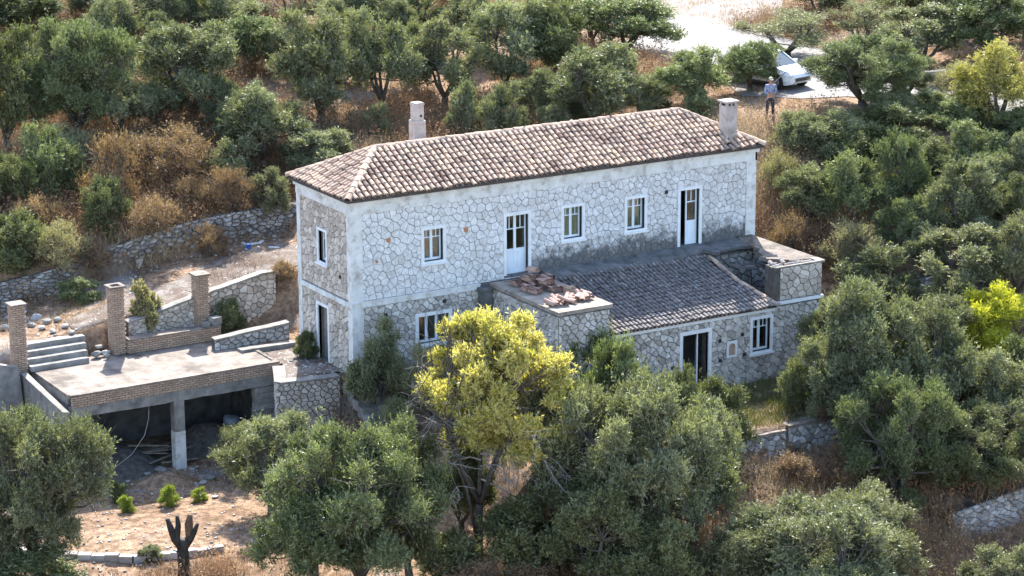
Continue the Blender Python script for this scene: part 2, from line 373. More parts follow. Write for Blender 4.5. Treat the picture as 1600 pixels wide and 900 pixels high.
# ------------------------------------------------------------------ stone facing
def clip(poly, nx_, ny_, c):  # keep n.p <= c
    out = []
    for i in range(len(poly)):
        a, b = poly[i], poly[(i+1) % len(poly)]
        da = nx_*a[0]+ny_*a[1]-c; db = nx_*b[0]+ny_*b[1]-c
        if da <= 0: out.append(a)
        if (da < 0 < db) or (db < 0 < da):
            t = da/(da-db); out.append((a[0]+(b[0]-a[0])*t, a[1]+(b[1]-a[1])*t))
    return out
def cells(u0, u1, w0, w1, su, sw, rng, jit=.42, stagger=True):
    nu = max(1, round((u1-u0)/su)); nw = max(1, round((w1-w0)/sw)); su = (u1-u0)/nu; sw = (w1-w0)/nw
    pts = {}
    for j in range(-2, nw+2):
        for i in range(-2, nu+2):
            pts[i, j] = (u0+(i+.5+(.5 if stagger and j % 2 else 0)+rng.uniform(-jit, jit))*su, w0+(j+.5+rng.uniform(-jit, jit))*sw)
    res = []
    for (i, j), p in pts.items():
        poly = [(p[0]-2*su, p[1]-2*sw), (p[0]+2*su, p[1]-2*sw), (p[0]+2*su, p[1]+2*sw), (p[0]-2*su, p[1]+2*sw)]
        for dj in range(-2, 3):
            for di in range(-2, 3):
                q = pts.get((i+di, j+dj))
                if (di or dj) and q:
                    n = (q[0]-p[0], q[1]-p[1]); poly = clip(poly, n[0], n[1], (q[0]**2+q[1]**2-p[0]**2-p[1]**2)/2)
        poly = clip(clip(clip(clip(poly, -1, 0, -u0), 1, 0, u1), 0, -1, -w0), 0, 1, w1)
        if len(poly) >= 3: res.append(poly)
    return res
def shrink(poly, d):
    cx = sum(p[0] for p in poly)/len(poly); cy = sum(p[1] for p in poly)/len(poly); out = []
    for x, y in poly:
        l = math.hypot(x-cx, y-cy) or 1e-6; k = max(.2, (l-d*1.25)/l); out.append((cx+(x-cx)*k, cy+(y-cy)*k))
    return out
def facing(mb, fn, u0, u1, w0, w1, su, sw, rng, gap=.012, h=(.015, .03), bev=.015, holes=(), jit=.42, vfn=None, top=None):
    """stones as flat polygons in (u, w); fn(u, w, d) gives the 3D point d metres out of the wall"""
    for poly in cells(u0, u1, w0, w1, su, sw, rng, jit):
        if top:
            cx = sum(p[0] for p in poly)/len(poly)
            tz = top(cx); 
            poly = [(p[0], min(p[1], top(p[0]))) for p in poly]
            if max(p[1] for p in poly)-min(p[1] for p in poly) < .05: continue
        a = shrink(poly, gap)
        regs = [a]
        for (a0, a1, b0, b1) in holes:
            nr = []
            for pl in regs:
                nr += [clip(pl, 1, 0, a0), clip(pl, -1, 0, -a1), clip(clip(clip(pl, -1, 0, -a0), 1, 0, a1), 0, 1, b0), clip(clip(clip(pl, -1, 0, -a0), 1, 0, a1), 0, -1, -b1)]
            regs = [r for r in nr if len(r) >= 3]
        hh = rng.uniform(*h); cc = vfn(a[0][0], a[0][1], rng) if vfn else rng.random()
        for r in regs:
            n = len(r); top_ = shrink(r, bev) if len(regs) == 1 else r
            vs = [fn(p[0], p[1], 0) for p in r]+[fn(p[0], p[1], hh+(rng.uniform(-.3, .3)*hh if len(regs) == 1 else 0)) for p in top_]
            mb.add(vs, [tuple(range(n, 2*n))]+[(i, (i+1) % n, n+(i+1) % n, n+i) for i in range(n)], cc)
def panel(mb, fn, u0, u1, w0, w1, holes, th, c=.5):
    """solid wall panel with rectangular openings"""
    us = sorted({u0, u1, *[h[0] for h in holes], *[h[1] for h in holes]}); ws = sorted({w0, w1, *[h[2] for h in holes], *[h[3] for h in holes]})
    us = [u for u in us if u0 <= u <= u1]; ws = [q for q in ws if w0 <= q <= w1]
    op = lambda u, q: any(h[0] < u < h[1] and h[2] < q < h[3] for h in holes)
    for i in range(len(us)-1):
        for j in range(len(ws)-1):
            a, b, c0, d = us[i], us[i+1], ws[j], ws[j+1]
            if op((a+b)/2, (c0+d)/2): continue
            mb.add([fn(a, c0, 0), fn(b, c0, 0), fn(b, d, 0), fn(a, d, 0)], [(0, 1, 2, 3)], c)
            mb.add([fn(a, c0, -th), fn(b, c0, -th), fn(b, d, -th), fn(a, d, -th)], [(3, 2, 1, 0)], c)
    for (a, b, c0, d) in [(u0, u1, w0, w1)]+list(holes):
        k = [(a, c0), (b, c0), (b, d), (a, d)]
        for i in range(4):
            p, q = k[i], k[(i+1) % 4]
            mb.add([fn(*p, 0), fn(*q, 0), fn(*q, -th), fn(*p, -th)], [(0, 1, 2, 3)], c)
FY = lambda y0: (lambda u, q, d: (u, y0-d, q))       # faces -y
FXm = lambda x0: (lambda u, q, d: (x0-d, u, q))      # faces -x
FXp = lambda x0: (lambda u, q, d: (x0+d, u, q))
FYp = lambda y0: (lambda u, q, d: (u, y0+d, q))

# ------------------------------------------------------------------ tiles
def tile_pts(M_, L, w, taper=.86, n=5, up_=.5):
    vs = []
    for e, (t, k) in enumerate(((0, 1.0), (1, taper))):
        for i in range(n+1):
            a = PI*i/n; vs.append(M_ @ Vector((-math.cos(a)*w/2*k, t*L, math.sin(a)*w*up_*k)))
    return vs
TF = [(i, i+1, 6+i+1, 6+i) for i in range(5)]
def tiled_plane(mb, O, U, D, nU, wU, nD, lD, inside, rng, cov=.24, jit=.02, vf=None, drop=.0, course=.3):
    """O eave corner, U unit along eave, D unit up the slope; barrel tiles"""
    Nn = U.cross(D).normalized()
    colo = [rng.uniform(-.035, .035)+.03*math.sin(i*.35) for i in range(nU)]
    for j in range(nD):
        for i in range(nU):
            u = (i+.5)*wU; d = j*lD-.03
            if not inside(u, d+lD*.5): continue
            if rng.random() < drop: continue
            slip = rng.choice((0, -.09, .07)) if rng.random() < .05 else 0; d += slip
            P = O+U*(u+rng.uniform(-jit, jit)*.5)+D*(d+colo[i]+rng.uniform(-jit, jit))+Nn*(.04+rng.uniform(0, .012))
            rot = rng.uniform(-.03, .03)*jit/.02
            U2 = (U+D*rot).normalized(); D2 = (D-U*rot-Nn*rng.uniform(.07, .13)).normalized(); N2 = U2.cross(D2).normalized()
            M_ = Matrix(((U2.x, D2.x, N2.x, P.x), (U2.y, D2.y, N2.y, P.y), (U2.z, D2.z, N2.z, P.z+.03), (0, 0, 0, 1)))
            c = vf(u, d, rng) if vf else rng.random()
            vs = tile_pts(M_, lD+.06, wU*.74)
            th = [M_ @ Vector((-math.cos(PI*k/5)*wU*.74/2*.86, .0, math.sin(PI*k/5)*wU*.74*.5*.6)) for k in range(6)]
            mb.add(vs+th, TF+[(k+1, k, 12+k, 12+k+1) for k in range(5)], c)
def ridge(mb, A, B, rng, w=.3, l=.42, sag=0):
    A, B = Vector(A), Vector(B); n = max(1, round((B-A).length/l)); D = (B-A).normalized(); U = D.cross(Vector((0, 0, 1))).normalized(); Nn = U.cross(D).normalized()
    if Nn.z < 0: Nn = -Nn
    for i in range(n):
        P = A+(B-A)*(i/n)+Nn*(.0+rng.uniform(0, .02)); r = rng.uniform(-.03, .03); U2 = (U+D*r).normalized()
        M_ = Matrix(((U2.x, D.x, Nn.x, P.x), (U2.y, D.y, Nn.y, P.y), (U2.z, D.z, Nn.z, P.z), (0, 0, 0, 1)))
        vs = tile_pts(M_, (B-A).length/n+.05, w, .84)
        th = [M_ @ Vector((-math.cos(PI*k/5)*w/2*.85, 0, math.sin(PI*k/5)*w*.42)) for k in range(6)]
        mb.add(vs+th, TF+[(k+1, k, 12+k, 12+k+1) for k in range(5)], rng.uniform(.3, 1))

rng = random.Random(11)
# ------------------------------------------------------------------ main house
LN, WD, ZS, ZT, EO, HE, HR = 17.82, 4.32, 2.52, 6.2, .28, 6.50, 7.72
W1 = (2.95, 3.75, 3.78, 4.97); D1 = (6.45, 7.4, 2.78, 5.05); W2 = (8.97, 9.78, 3.85, 5.05); W3 = (11.82, 12.62, 3.82, 5.03); D2 = (14.28, 15.17, 2.86, 5.08); W0 = (2.68, 3.95, .68, 1.72)
house = empty('stone_house', (0, 0, 0), label='long two storey stone house with pale crazy paved walls and a hipped clay tile roof', cat='house')
ZB = -1.7
wall = MB(); fr = FY(0)
front_holes = [W1, D1, W2, W3, D2, W0]
panel(wall, fr, 0, LN, ZB, ZT, front_holes, .38)
panel(wall, FXm(0), .38, WD, -.6, ZT, [(1.98, 2.78, -.1, 1.97), (2.0, 2.62, 3.68, 4.85)], .38)
wall.box(.001, LN-.001, WD-.38, WD, -.6, ZT); wall.box(LN-.38, LN, .38, WD-.38, ZB, ZT-.001)
wall_o = wall.build('wall', M['mortar'], house)
st = MB()
vw = lambda u, q, r: min(1, max(0, r.gauss(.8-.025*max(0, u-6), .17)))
grow = lambda h, e: (h[0]-e, h[1]+e, h[2]-e, h[3]+e)
facing(st, fr, .42, LN-.42, ZS+.13, 5.9, .275, .245, rng, jit=.5, gap=.008, holes=[grow(h, .1) for h in (W1, D1, W2, W3, D2)], vfn=vw, h=(.02, .032), bev=.006)
st.build('facing_stones', M['stone_white'], house)['label'] = 'pale polygonal stones of the upper front wall'
st = MB()
facing(st, fr, .42, 5.25, ZB, ZS-.1, .33, .165, rng, gap=.009, holes=[grow(W0, .1)], h=(.02, .06), bev=.015, jit=.4)
st.build('facing_stones', M['stone_rubble'], house)['label'] = 'rough rubble stones of the lower front wall'
st = MB()
facing(st, FXm(0), .3, WD-.25, -.5, ZS-.1, .34, .19, rng, gap=.011, holes=[(1.86, 2.9, -.6, 2.1)], h=(.02, .05), bev=.015)
st.build('facing_stones', M['stone_grey'], house)['label'] = 'rough rubble stones of the lower side wall'
st = MB()
facing(st, FXm(0), .3, WD-.25, ZS+.12, 6.0, .27, .24, rng, gap=.011, holes=[(1.88, 2.74, 3.56, 4.97)], h=(.015, .03), bev=.01)
st.build('facing_stones', M['stone_grey'], house)['label'] = 'grey beige stones of the upper side wall'
# plaster bands and pilasters, 3 cm proud
b = MB()
b.box(-.045, .42, -.045, .02, ZB, 5.9); b.box(-.045, .02, .02, .3, -.6, 5.9); b.build('corner_pilaster', M['plaster'], house)
b = MB(); b.box(-.045, .02, WD-.25, WD+.04, -.6, 5.9); b.build('corner_pilaster', M['plaster'], house)
b = MB(); b.box(LN-.42, LN+.045, -.045, .02, ZB, 5.9); b.build('corner_pilaster', M['plaster'], house)
b = MB(); b.box(-.06, 5.3, -.06, .02, ZS-.1, ZS+.08); b.box(-.06, .02, .02, WD+.05, ZS-.1, ZS+.08); b.box(-.085, 5.3, -.085, .01, ZS+.08, ZS+.12)
b.build('string_course', M['plaster'], house)
b = MB(); b.box(-.06, LN+.06, -.06, .01, 5.9, 6.24); b.box(-.06, .01, .01, WD+.06, 5.9, 6.24)
b.box(-.13, LN+.13, -.13, .0, 6.24, 6.40); b.box(-.13, 0, .0, WD+.13, 6.24, 6.40)
b.box(LN-.02, LN+.06, -.06, WD+.06, 5.9, 6.4); b.box(0, LN, WD, WD+.1, 5.9, 6.4)
b.build('cornice', M['plaster'], house)
# floors inside so that the rooms are dark
b = MB(); b.box(.38, LN-.38, .38, WD-.38, 2.5, 2.7); b.box(.38, LN-.38, .38, WD-.38, 6.0, 6.15); b.box(5.3, 5.45, .38, WD-.38, 2.7, 6.0); b.box(10.8, 10.95, .38, WD-.38, 2.7, 6.0)
b.box(.38, LN-.38, .38, WD-.38, -.6, -.45)
b.build('floor_slab', M['interior'], house)
# hip roof
roof = MB()
a0 = (-EO, -EO); pts = [(-EO, -EO, HE), (LN+EO, -EO, HE), (LN+EO, WD+EO, HE), (-EO, WD+EO, HE), (WD/2, WD/2, HR), (LN-WD/2, WD/2, HR)]
roof.add(pts, [(0, 1, 5, 4), (1, 2, 5), (2, 3, 4, 5), (3, 0, 4)], 0)
roof.box(-EO+.02, LN+EO-.02, -EO+.02, WD+EO-.02, HE-.1, HE-.004)
roof_o = roof.build('roof', M['tile_under'], house)
tl = MB(); hw = WD/2+EO; sl = math.hypot(hw, HR-HE); Dv = Vector((0, hw, HR-HE))/sl; LT = LN+2*EO
nU = 76; wU = LT/nU; nD = 9; lD = sl/nD
def vroof(u, d, r):
    base = .6+.2*math.sin(u*.9+d*2.1)*math.sin(u*.31+1)+r.gauss(0, .2)
    if r.random() < .05: base -= .45
    return min(1, max(0, base))
tiled_plane(tl, Vector((-EO, -EO, HE)), Vector((1, 0, 0)), Dv, nU, wU, nD, lD, lambda u, d: d*hw/sl < u-.02 and d*hw/sl < LT-u-.02, rng, vf=vroof, jit=.025)
WT = WD+2*EO; nV = 20; wV = WT/nV
tiled_plane(tl, Vector((-EO, WD+EO, HE)), Vector((0, -1, 0)), Vector((hw, 0, HR-HE))/sl, nV, wV, nD, lD, lambda u, d: d*hw/sl < u-.02 and d*hw/sl < WT-u-.02, rng, vf=vroof, jit=.015)
tiled_plane(tl, Vector((LN+EO, -EO, HE)), Vector((0, 1, 0)), Vector((-hw, 0, HR-HE))/sl, nV, wV, nD, lD, lambda u, d: d*hw/sl < u-.02 and d*hw/sl < WT-u-.02, rng, vf=vroof)
tiled_plane(tl, Vector((LN+EO, WD+EO, HE)), Vector((-1, 0, 0)), Vector((0, -hw, HR-HE))/sl, nU, wU, nD, lD, lambda u, d: d*hw/sl < u-.02 and d*hw/sl < LT-u-.02, rng, vf=vroof)
tl.build('roof_tiles', M['tile'], roof_o)
rd = MB()
ridge(rd, pts[0], pts[4], rng); ridge(rd, pts[1], pts[5], rng); ridge(rd, pts[2], pts[5], rng); ridge(rd, pts[3], pts[4], rng); ridge(rd, (WD/2, WD/2, HR+.01), (LN-WD/2, WD/2, HR+.01), rng, .27)
rd.build('ridge_tiles', M['tile'], roof_o)
# chimneys
c = MB(); c.box(16.6, 17.1, .25, .75, 6.7, 8.1); c.build('chimney', M['chimney'], house)['label'] = 'plastered chimney with a cap slab at the right end of the roof'
ch = COL.objects['chimney']
c = MB(); c.box(16.6, 17.1, .25, .75, 8.2, 8.24); c.box(16.54, 17.16, .19, .81, 8.24, 8.3)
for x, y in ((16.61, .26), (16.99, .26), (16.61, .64), (16.99, .64), (16.8, .26)): c.box(x, x+.09, y, y+.09, 8.1, 8.2)
c.build('chimney_cap', M['chimney'], ch)
c = MB(); c.box(16.65, 17.05, .3, .7, 8.101, 8.19); c.build('flue', M['dark'], ch)
c = MB(); c.box(4.45, 4.92, 3.3, 3.77, 6.9, 8.28); c.box(4.5, 4.87, 3.35, 3.72, 8.281, 8.96, .3); c.box(4.48, 4.89, 3.33, 3.74, 8.86, 8.92, .3)
o = c.build('chimney', M['chimney'], house); o['label'] = 'stepped two part chimney rising behind the left end of the ridge'
c = MB(); c.box(4.7, 4.79, 3.342, 3.352, 8.42, 8.51); c.build('vent_hole', M['dark'], o)
# openings
def window(parent, hole, y0, name='window', label=None, glass=True, curtain=None, bars=2, top=.28, axis='y', sill=True, door=False, frame_w=.12, leafmat='paint', x0=0):
    """frame proud of the wall, reveal, sashes; axis 'y' faces -y at y0, 'x' faces -x at x0"""
    a, b_, c0, d0 = hole
    T = (lambda u, q, d: (u, y0+d, q)) if axis == 'y' else (lambda u, q, d: (x0+d, u, q))
    def bx(mb, u0, u1, d0_, d1, q0, q1, c=.5):
        p = T(u0, q0, d0_); q = T(u1, q1, d1); mb.box(min(p[0], q[0]), max(p[0], q[0]), min(p[1], q[1]), max(p[1], q[1]), q0, q1, c)
    W = frame_w; f = MB()
    bx(f, a-W, a, -.055, .1, c0-(0 if door else W), d0+W); bx(f, b_, b_+W, -.055, .1, c0-(0 if door else W), d0+W)
    bx(f, a, b_, -.055, .1, d0, d0+W)
    if not door: bx(f, a, b_, -.055, .1, c0-W, c0)
    fo = f.build(name, M['trim'], parent)
    if label: fo['label'] = label
    if sill and not door:
        s_ = MB(); bx(s_, a-W-.05, b_+W+.05, -.12, -.056, c0-W-.03, c0-W+.05); s_.build('sill', M['trim'], fo)
    s_ = MB(); D = .16; e = .055
    n = bars
    wv = (b_-a)/n; gl = MB()
    for k in range(n):
        u0, u1 = a+k*wv, a+(k+1)*wv
        bx(s_, u0, u0+e, D, D+.05, c0, d0); bx(s_, u1-e, u1, D, D+.05, c0, d0)
        bx(s_, u0+e, u1-e, D, D+.05, d0-e, d0); bx(s_, u0+e, u1-e, D, D+.05, c0, c0+e+.03)
        zt = d0-(d0-c0)*top
        if door:
            zp = c0+(d0-c0)*.42; bx(s_, u0+e, u1-e, D+.01, D+.05, c0+e+.03, zp)
            bx(s_, u0+e+.05, u1-e-.05, D-.008, D+.01, c0+.2, zp-.1); zt = d0-.55
        else: zp = c0+e+.03
        bx(s_, u0+e, u1-e, D+.005, D+.045, zt-.02, zt+.02)
        um = (u0+u1)/2; bx(s_, um-.015, um+.015, D+.005, D+.045, zt+.02, d0-e)
        bx(gl, u0+e, u1-e, D+.02, D+.028, zp, zt-.02); bx(gl, u0+e, um-.015, D+.02, D+.028, zt+.02, d0-e); bx(gl, um+.015, u1-e, D+.02, D+.028, zt+.02, d0-e)
    so_ = s_.build('door_leaf' if door else 'sash', M[leafmat], fo)
    if glass: gl.build('pane', M['glass'], fo)
    if curtain:
        q = MB(); bx(q, a+.02, b_-.02, .225, .24, c0+.02, d0-.02); q.build('curtain', M[curtain], fo)
    return fo
window(house, W1, 0, label='window with rusty panel behind the panes', curtain='curtain_red')
window(house, W2, 0, label='window with beige blind, between the two upper doors', curtain='curtain')
window(house, W3, 0, label='window with beige blind, nearest the half open door', curtain='curtain')
window(house, D1, 0, 'door', 'closed double door with dark upper panes and pale blue lower panels', door=True)
window(house, W0, 0, label='wide low window with three dark panes', bars=3, top=0.0, frame_w=.14)
window(house, (2.0, 2.62, 3.68, 4.85), 0, label='narrow window of the side wall with broken panes', axis='x', top=.3, frame_w=.1)
# half open door
f = MB(); a, b_, c0, d0 = D2
f.box(a-.12, a, -.055, .1, c0, d0+.12); f.box(b_, b_+.12, -.055, .1, c0, d0+.12); f.box(a, b_, -.055, .1, d0, d0+.12)
fo = f.build('door', M['trim'], house); fo['label'] = 'door with one leaf missing, showing the dark room'
def leaf(parent, u0, u1, y0, z0, z1, rz=0, name='door_leaf', px=None, mat='paint'):
    f = MB(); e = .06; w_ = u1-u0; h_ = z1-z0
    f.box(0, e, 0, .045, 0, h_); f.box(w_-e, w_, 0, .045, 0, h_); f.box(e, w_-e, 0, .045, h_-e, h_); f.box(e, w_-e, 0, .045, 0, .12)
    f.box(e, w_-e, .008, .038, .12, h_*.4); f.box(e+.05, w_-e-.05, -.004, .007, .18, h_*.4-.06); f.box(e, w_-e, .004, .04, h_*.4, h_*.4+.06); f.box(e, w_-e, .004, .04, h_-.55, h_-.51); f.box(w_/2-.015, w_/2+.015, .004, .04, h_-.51, h_-e)
    o = f.build(name, M[mat], parent, loc=(u0, y0, z0)); o.rotation_euler.z = rz
    q = MB(); q.box(e, w_-e, .02, .026, h_*.4+.06, h_-e); g_ = q.build('pane', M['glass'], parent, loc=(u0, y0, z0)); g_.rotation_euler.z = rz
    return o
leaf(fo, a+.36, b_-.01, .14, c0, d0, 0)
# side door: open dark doorway with recessed dark door
f = MB(); f.box(-.055, .1, 1.86, 1.98, -.1, 2.09); f.box(-.055, .1, 2.78, 2.9, -.1, 2.09); f.box(-.055, .1, 1.98, 2.78, 1.97, 2.09)
fo = f.build('door', M['trim'], house); fo['label'] = 'dark open doorway on the short side wall'
q = MB(); q.box(.2, .25, 2.3, 2.78, -.1, 1.95); q.build('door_leaf', M['wood'], fo)
# small wall holes and red patches
for x, z in ((13.55, 5.05), (1.25, 1.95), (3.7, 2.12)): q = MB(); q.box(x, x+.13, -.066, -.03, z, z+.13); q.build('wall_hole', M['dark'], house)
q = MB(); q.box(-.052, -.03, .85, .97, 3.35, 3.48); q.build('wall_hole', M['dark'], house)
for x, z, w_ in ((1.5, 4.82, .2), (4.72, 4.78, .24), (1.0, 4.05, .14)):
    q = MB(); n = 7; ang = [k*2*PI/n for k in range(n)]; rr = [w_*rng.uniform(.35, .6) for _ in ang]
    vs = [(x+rr[k]*math.cos(ang[k]), -.04, z+rr[k]*math.sin(ang[k])) for k in range(n)]; vs += [(v[0], -.02, v[2]) for v in vs]
    q.add(vs, [tuple(range(n))]+[(k, (k+1) % n, n+(k+1) % n, n+k) for k in range(n)]); q.build('red_patch', M['redbrick'], house)

# ------------------------------------------------------------------ annex
annex = empty('stone_annex', (11, -2.4, -1.4), label='low stone annex with a sagging lichened tile roof and partly collapsed right end', cat='annex')
def A(o):
    o.parent = annex; o.matrix_parent_inverse = Matrix.Translation((-11, 2.4, 1.4)); return o
YF = -4.85; AD = (11.12, 12.28, -1.3, .92); AW = (14.3, 15.12, -.2, 1.05)
wl = MB()
panel(wl, FY(YF), 7.9, 17.5, -1.9, 1.5, [AD, AW], .4)
panel(wl, FY(YF+.001), 15.36, 17.5, 1.5, 2.9, [], .35)
wl.box(17.1, 17.499, YF+.41, -.05, -1.9, 2.88)
wl.box(15.36, 15.66, YF+.352, -4.15, -1.5, 2.9)
wl.box(15.36, 15.66, -4.14, -.4, -1.5, 1.0)
wl.box(5.75, 7.9, YF, YF+.35, -1.9, 2.48); wl.box(5.75, 6.1, YF+.36, -.02, -1.9, 2.47); wl.box(7.55, 7.89, YF+.36, -.02, -1.9, 2.47)
A(wl.build('wall', M['mortar_dark']))
st = MB()
facing(st, FY(YF), 7.95, 17.3, -1.8, 1.42, .33, .165, rng, gap=.009, holes=[grow(AD, .12), grow(AW, .1), (13.1, 13.62, -.25, .42)], h=(.02, .06), bev=.02, jit=.4)
A(st.build('facing_stones', M['stone_rubble'])); st = MB()
facing(st, FY(YF), 5.75, 7.9, -1.8, 2.42, .32, .175, rng, gap=.009, h=(.02, .06), bev=.02, jit=.4)
A(st.build('facing_stones', M['stone_rubble'])); st = MB()
facing(st, FXm(5.75), YF+.02, -.1, -1.8, 2.42, .32, .175, rng, gap=.009, h=(.02, .06), bev=.02, jit=.4)
A(st.build('facing_stones', M['stone_rubble'])); st = MB()
facing(st, FXp(17.5), YF+.05, 0, -1.8, 2.9, .34, .22, rng, gap=.013, h=(.02, .06), bev=.02, jit=.4)
A(st.build('facing_stones', M['stone_rubble'])).__setitem__('label', 'rough rubble stones of the annex walls')
st = MB()
facing(st, FY(YF), 15.55, 17.5, 1.62, 2.88, .3, .26, rng, gap=.012, h=(.02, .035), bev=.01)
A(st.build('facing_stones', M['stone_grey'])).__setitem__('label', 'polygonal stones of the raised right end')
st = MB(); facing(st, FXm(17.1), YF+.45, -1.0, .6, 2.8, .34, .2, rng, gap=.02, h=(.02, .06), bev=.02)
facing(st, FY(-.97), 15.3, 17.05, .6, 2.55, .34, .2, rng, gap=.02, h=(.02, .06), bev=.02)
A(st.build('facing_stones', M['stone_dry'])).__setitem__('label', 'shaded rough blocks inside the collapsed roof corner')
b = MB(); b.box(15.3, 17.56, YF-.08, YF+.02, 1.48, 1.6); b.box(7.9, 15.3, YF-.07, YF+.02, 1.3, 1.42)
A(b.build('band', M['trim']))
b = MB()
for k in range(15):
    z = -1.7+k*.2
    w_ = .34 if k % 2 else .22
    b.box(17.5-w_, 17.56, YF-.06, YF+.25, z, z+.19, rng.random())
A(b.build('quoin', M['plaster']))
# slab of the left block
b = MB(); b.box(5.68, 8.0, YF-.1, -.06, 2.48, 2.62); A(b.build('roof_slab', M['ledge'])).__setitem__('label', 'flat concrete slab of the left block with loose tiles on it')
b = MB(); b.box(5.2, 5.66, -.35, -.05, -1.7, 2.42); b.box(5.14, 5.66, -.42, -.05, 2.42, 2.52); A(b.build('buttress', M['dark_concrete']))
# ledge along the facade (slightly sagging), broken at its right end
lx = np.linspace(7.9, 17.8, 34); b = MB(); vs = []
for i, x in enumerate(lx):
    yf = -.86+rng.uniform(-.03, .03) if x < 14.9 else -1.35+rng.uniform(-.28, .28)+.15*(x-15)
    zt = 2.83-.03*math.sin((x-7.9)*.6)+rng.uniform(-.01, .01); zf = zt-.16 if x < 14.6 else zt-.02
    vs += [(x, -.02, zt+.02), (x, yf, zf), (x, yf+.02, zf-.13), (x, -.02, zt-.12)]
fs = []
for i in range(len(lx)-1):
    for k in range(4): fs.append((i*4+k, i*4+(k+1) % 4, i*4+4+(k+1) % 4, i*4+4+k))
fs += [(0, 1, 2, 3), tuple(len(vs)-4+k for k in (3, 2, 1, 0))]
b.add(vs, fs); A(b.build('ledge', M['dark_concrete'])).__setitem__('label', 'dark lichened concrete ledge between annex roof and facade, ragged at its right end')
# broken slab over the right end: sunlit brown top, ragged inner edge
def slab_poly(pts_, z0f, th):
    m = MB(); n = len(pts_); top = [(x, y, z0f(x, y)) for x, y in pts_]; m.add(top+[(x, y, z-th) for x, y, z in top], [tuple(range(n)), tuple(range(2*n-1, n-1, -1))]+[(i, n+i, n+(i+1) % n, (i+1) % n) for i in range(n)]); return m
sp_ = [(17.0, -.02), (16.85, -.6), (16.95, -1.0), (16.7, -1.25), (16.75, -1.6), (16.45, -1.9), (16.5, -2.3), (16.2, -2.5), (16.22, -2.9), (15.9, -3.1), (15.95, -3.4), (15.72, -3.75), (16.1, -3.85), (16.4, -4.08), (16.8, -4.12), (17.15, -4.3), (17.62, -4.5), (17.64, -2.0), (17.65, -.02)]
m_ = slab_poly(sp_, lambda x, y: 2.9+.05*min(1, -y/4)+.05*math.sin(x*3+y*2), .11); A(m_.build('parapet', M['stained'])).__setitem__('label', 'brown broken slab over the right end with a ragged inner edge')
b = MB()
for k in range(9):
    x = 15.5+k*.22+rng.uniform(-.1, .1); y = rng.uniform(-4.2, -2.6)*.25-1.2; L_ = rng.uniform(.2, .5)
    b.add(slab_poly([(x, y), (x+L_, y-.1), (x+L_*.8, y-.4), (x+.05, y-.3)], lambda x_, y_: 2.6-.5*(x_-x)*rng.random()+.3*y_*.3, .09).v, [tuple(range(4)), (7, 6, 5, 4), (0, 4, 5, 1), (1, 5, 6, 2), (2, 6, 7, 3), (3, 7, 4, 0)])
A(b.build('broken_slab', M['dark_concrete']))
b = MB(); b.box(15.37, 17.3, YF-.02, YF+.07, 2.9, 2.94); b.box(17.3, 17.62, YF-.04, -4.4, 2.885, 2.95); A(b.build('coping', M['ledge']))
b = MB()
for k in range(20):
    x = 15.55+k*.088+rng.uniform(-.04, .04); y = rng.uniform(YF+.12, YF+.55)
    Mx = Matrix.Translation((x, y, 2.84+rng.uniform(-.02, .05))) @ Matrix.Rotation(rng.uniform(-.5, .5)+PI/2*(k % 3 > 0), 4, 'Z') @ Matrix.Rotation(rng.uniform(-.3, .3), 4, 'X')
    b.add(tile_pts(Mx, .38, .2), TF, rng.random())
b.box(15.5, 17.2, YF+.1, YF+.7, 2.7, 2.8)
A(b.build('tile_debris', M['tile_old'])).__setitem__('kind', 'stuff')
b = MB()
for k in range(10):
    x = rng.uniform(15.4, 16.6); y = rng.uniform(-3.4, -1.2); b.box(x, x+.4, y, y+.25, .9, 1.25+rng.uniform(0, .3), rng.random(), rng.uniform(0, 3), .03, rng)
b.box(15.4, 17.09, -4.4, -.95, .75, .95); b.box(14.4, 17.1, -.95, -.75, .5, 2.6)
A(b.build('rubble_fill', M['dark_concrete']))
# annex roof: sloping from the ledge to the eave, right edge recedes
ro = MB(); ZE, ZR = 1.47, 2.6; YE = YF-.24; YR = -.72
slA = math.hypot(YR-YE, ZR-ZE); DvA = Vector((0, YR-YE, ZR-ZE))/slA
ro.add([(7.92, YE+.1, ZE-.04), (15.34, YE+.1, ZE-.04), (15.0, YR, ZR-.04), (7.92, YR, ZR-.04)], [(0, 1, 2, 3)], 0)
ra = A(ro.build('roof', M['tile_under'])); ra['label'] = 'sagging lean-to roof of dark lichened tiles'
tl = MB(); nU = 40; wU = 7.35/nU; nD = 14; lD = slA/nD
def vann(u, d, r):
    edge = 1 if d > slA*.87 or d < .35 else 0
    v = .35+r.gauss(0, .16)+.25*edge*r.random()
    if r.random() < .035: v += .4
    return min(1, max(0, v))
ins = lambda u, d: u < 7.36-.42*math.sin(min(1, d/slA)*PI*.8)-.1*(d/slA)+.1*math.sin(d*5)
tiled_plane(tl, Vector((7.98, YE, ZE)), Vector((1, 0, 0)), DvA, nU, wU, nD, lD, ins, rng, vf=vann, jit=.02)
tl.v = [(x, y, z-.10*math.exp(-((x-13.0)/1.6)**2-((y+1.9)/1.3)**2)-.05*math.exp(-((x-10)/1.8)**2-((y+2.6)/1.4)**2)) for x, y, z in tl.v]
ro = tl.build('roof_tiles', M['tile_old'], ra)
ro.matrix_parent_inverse = ra.matrix_basis.inverted() @ Matrix.Identity(4)
rd = MB(); ridge(rd, (15.32, YE, ZE+.03), (14.95, (YE+YR)/2, (ZE+ZR)/2+.02), rng, .22, .34); ridge(rd, (14.95, (YE+YR)/2, (ZE+ZR)/2+.02), (15.0, YR-.3, ZR-.04), rng, .22, .34); rd.build('verge_tiles', M['tile'], ra)
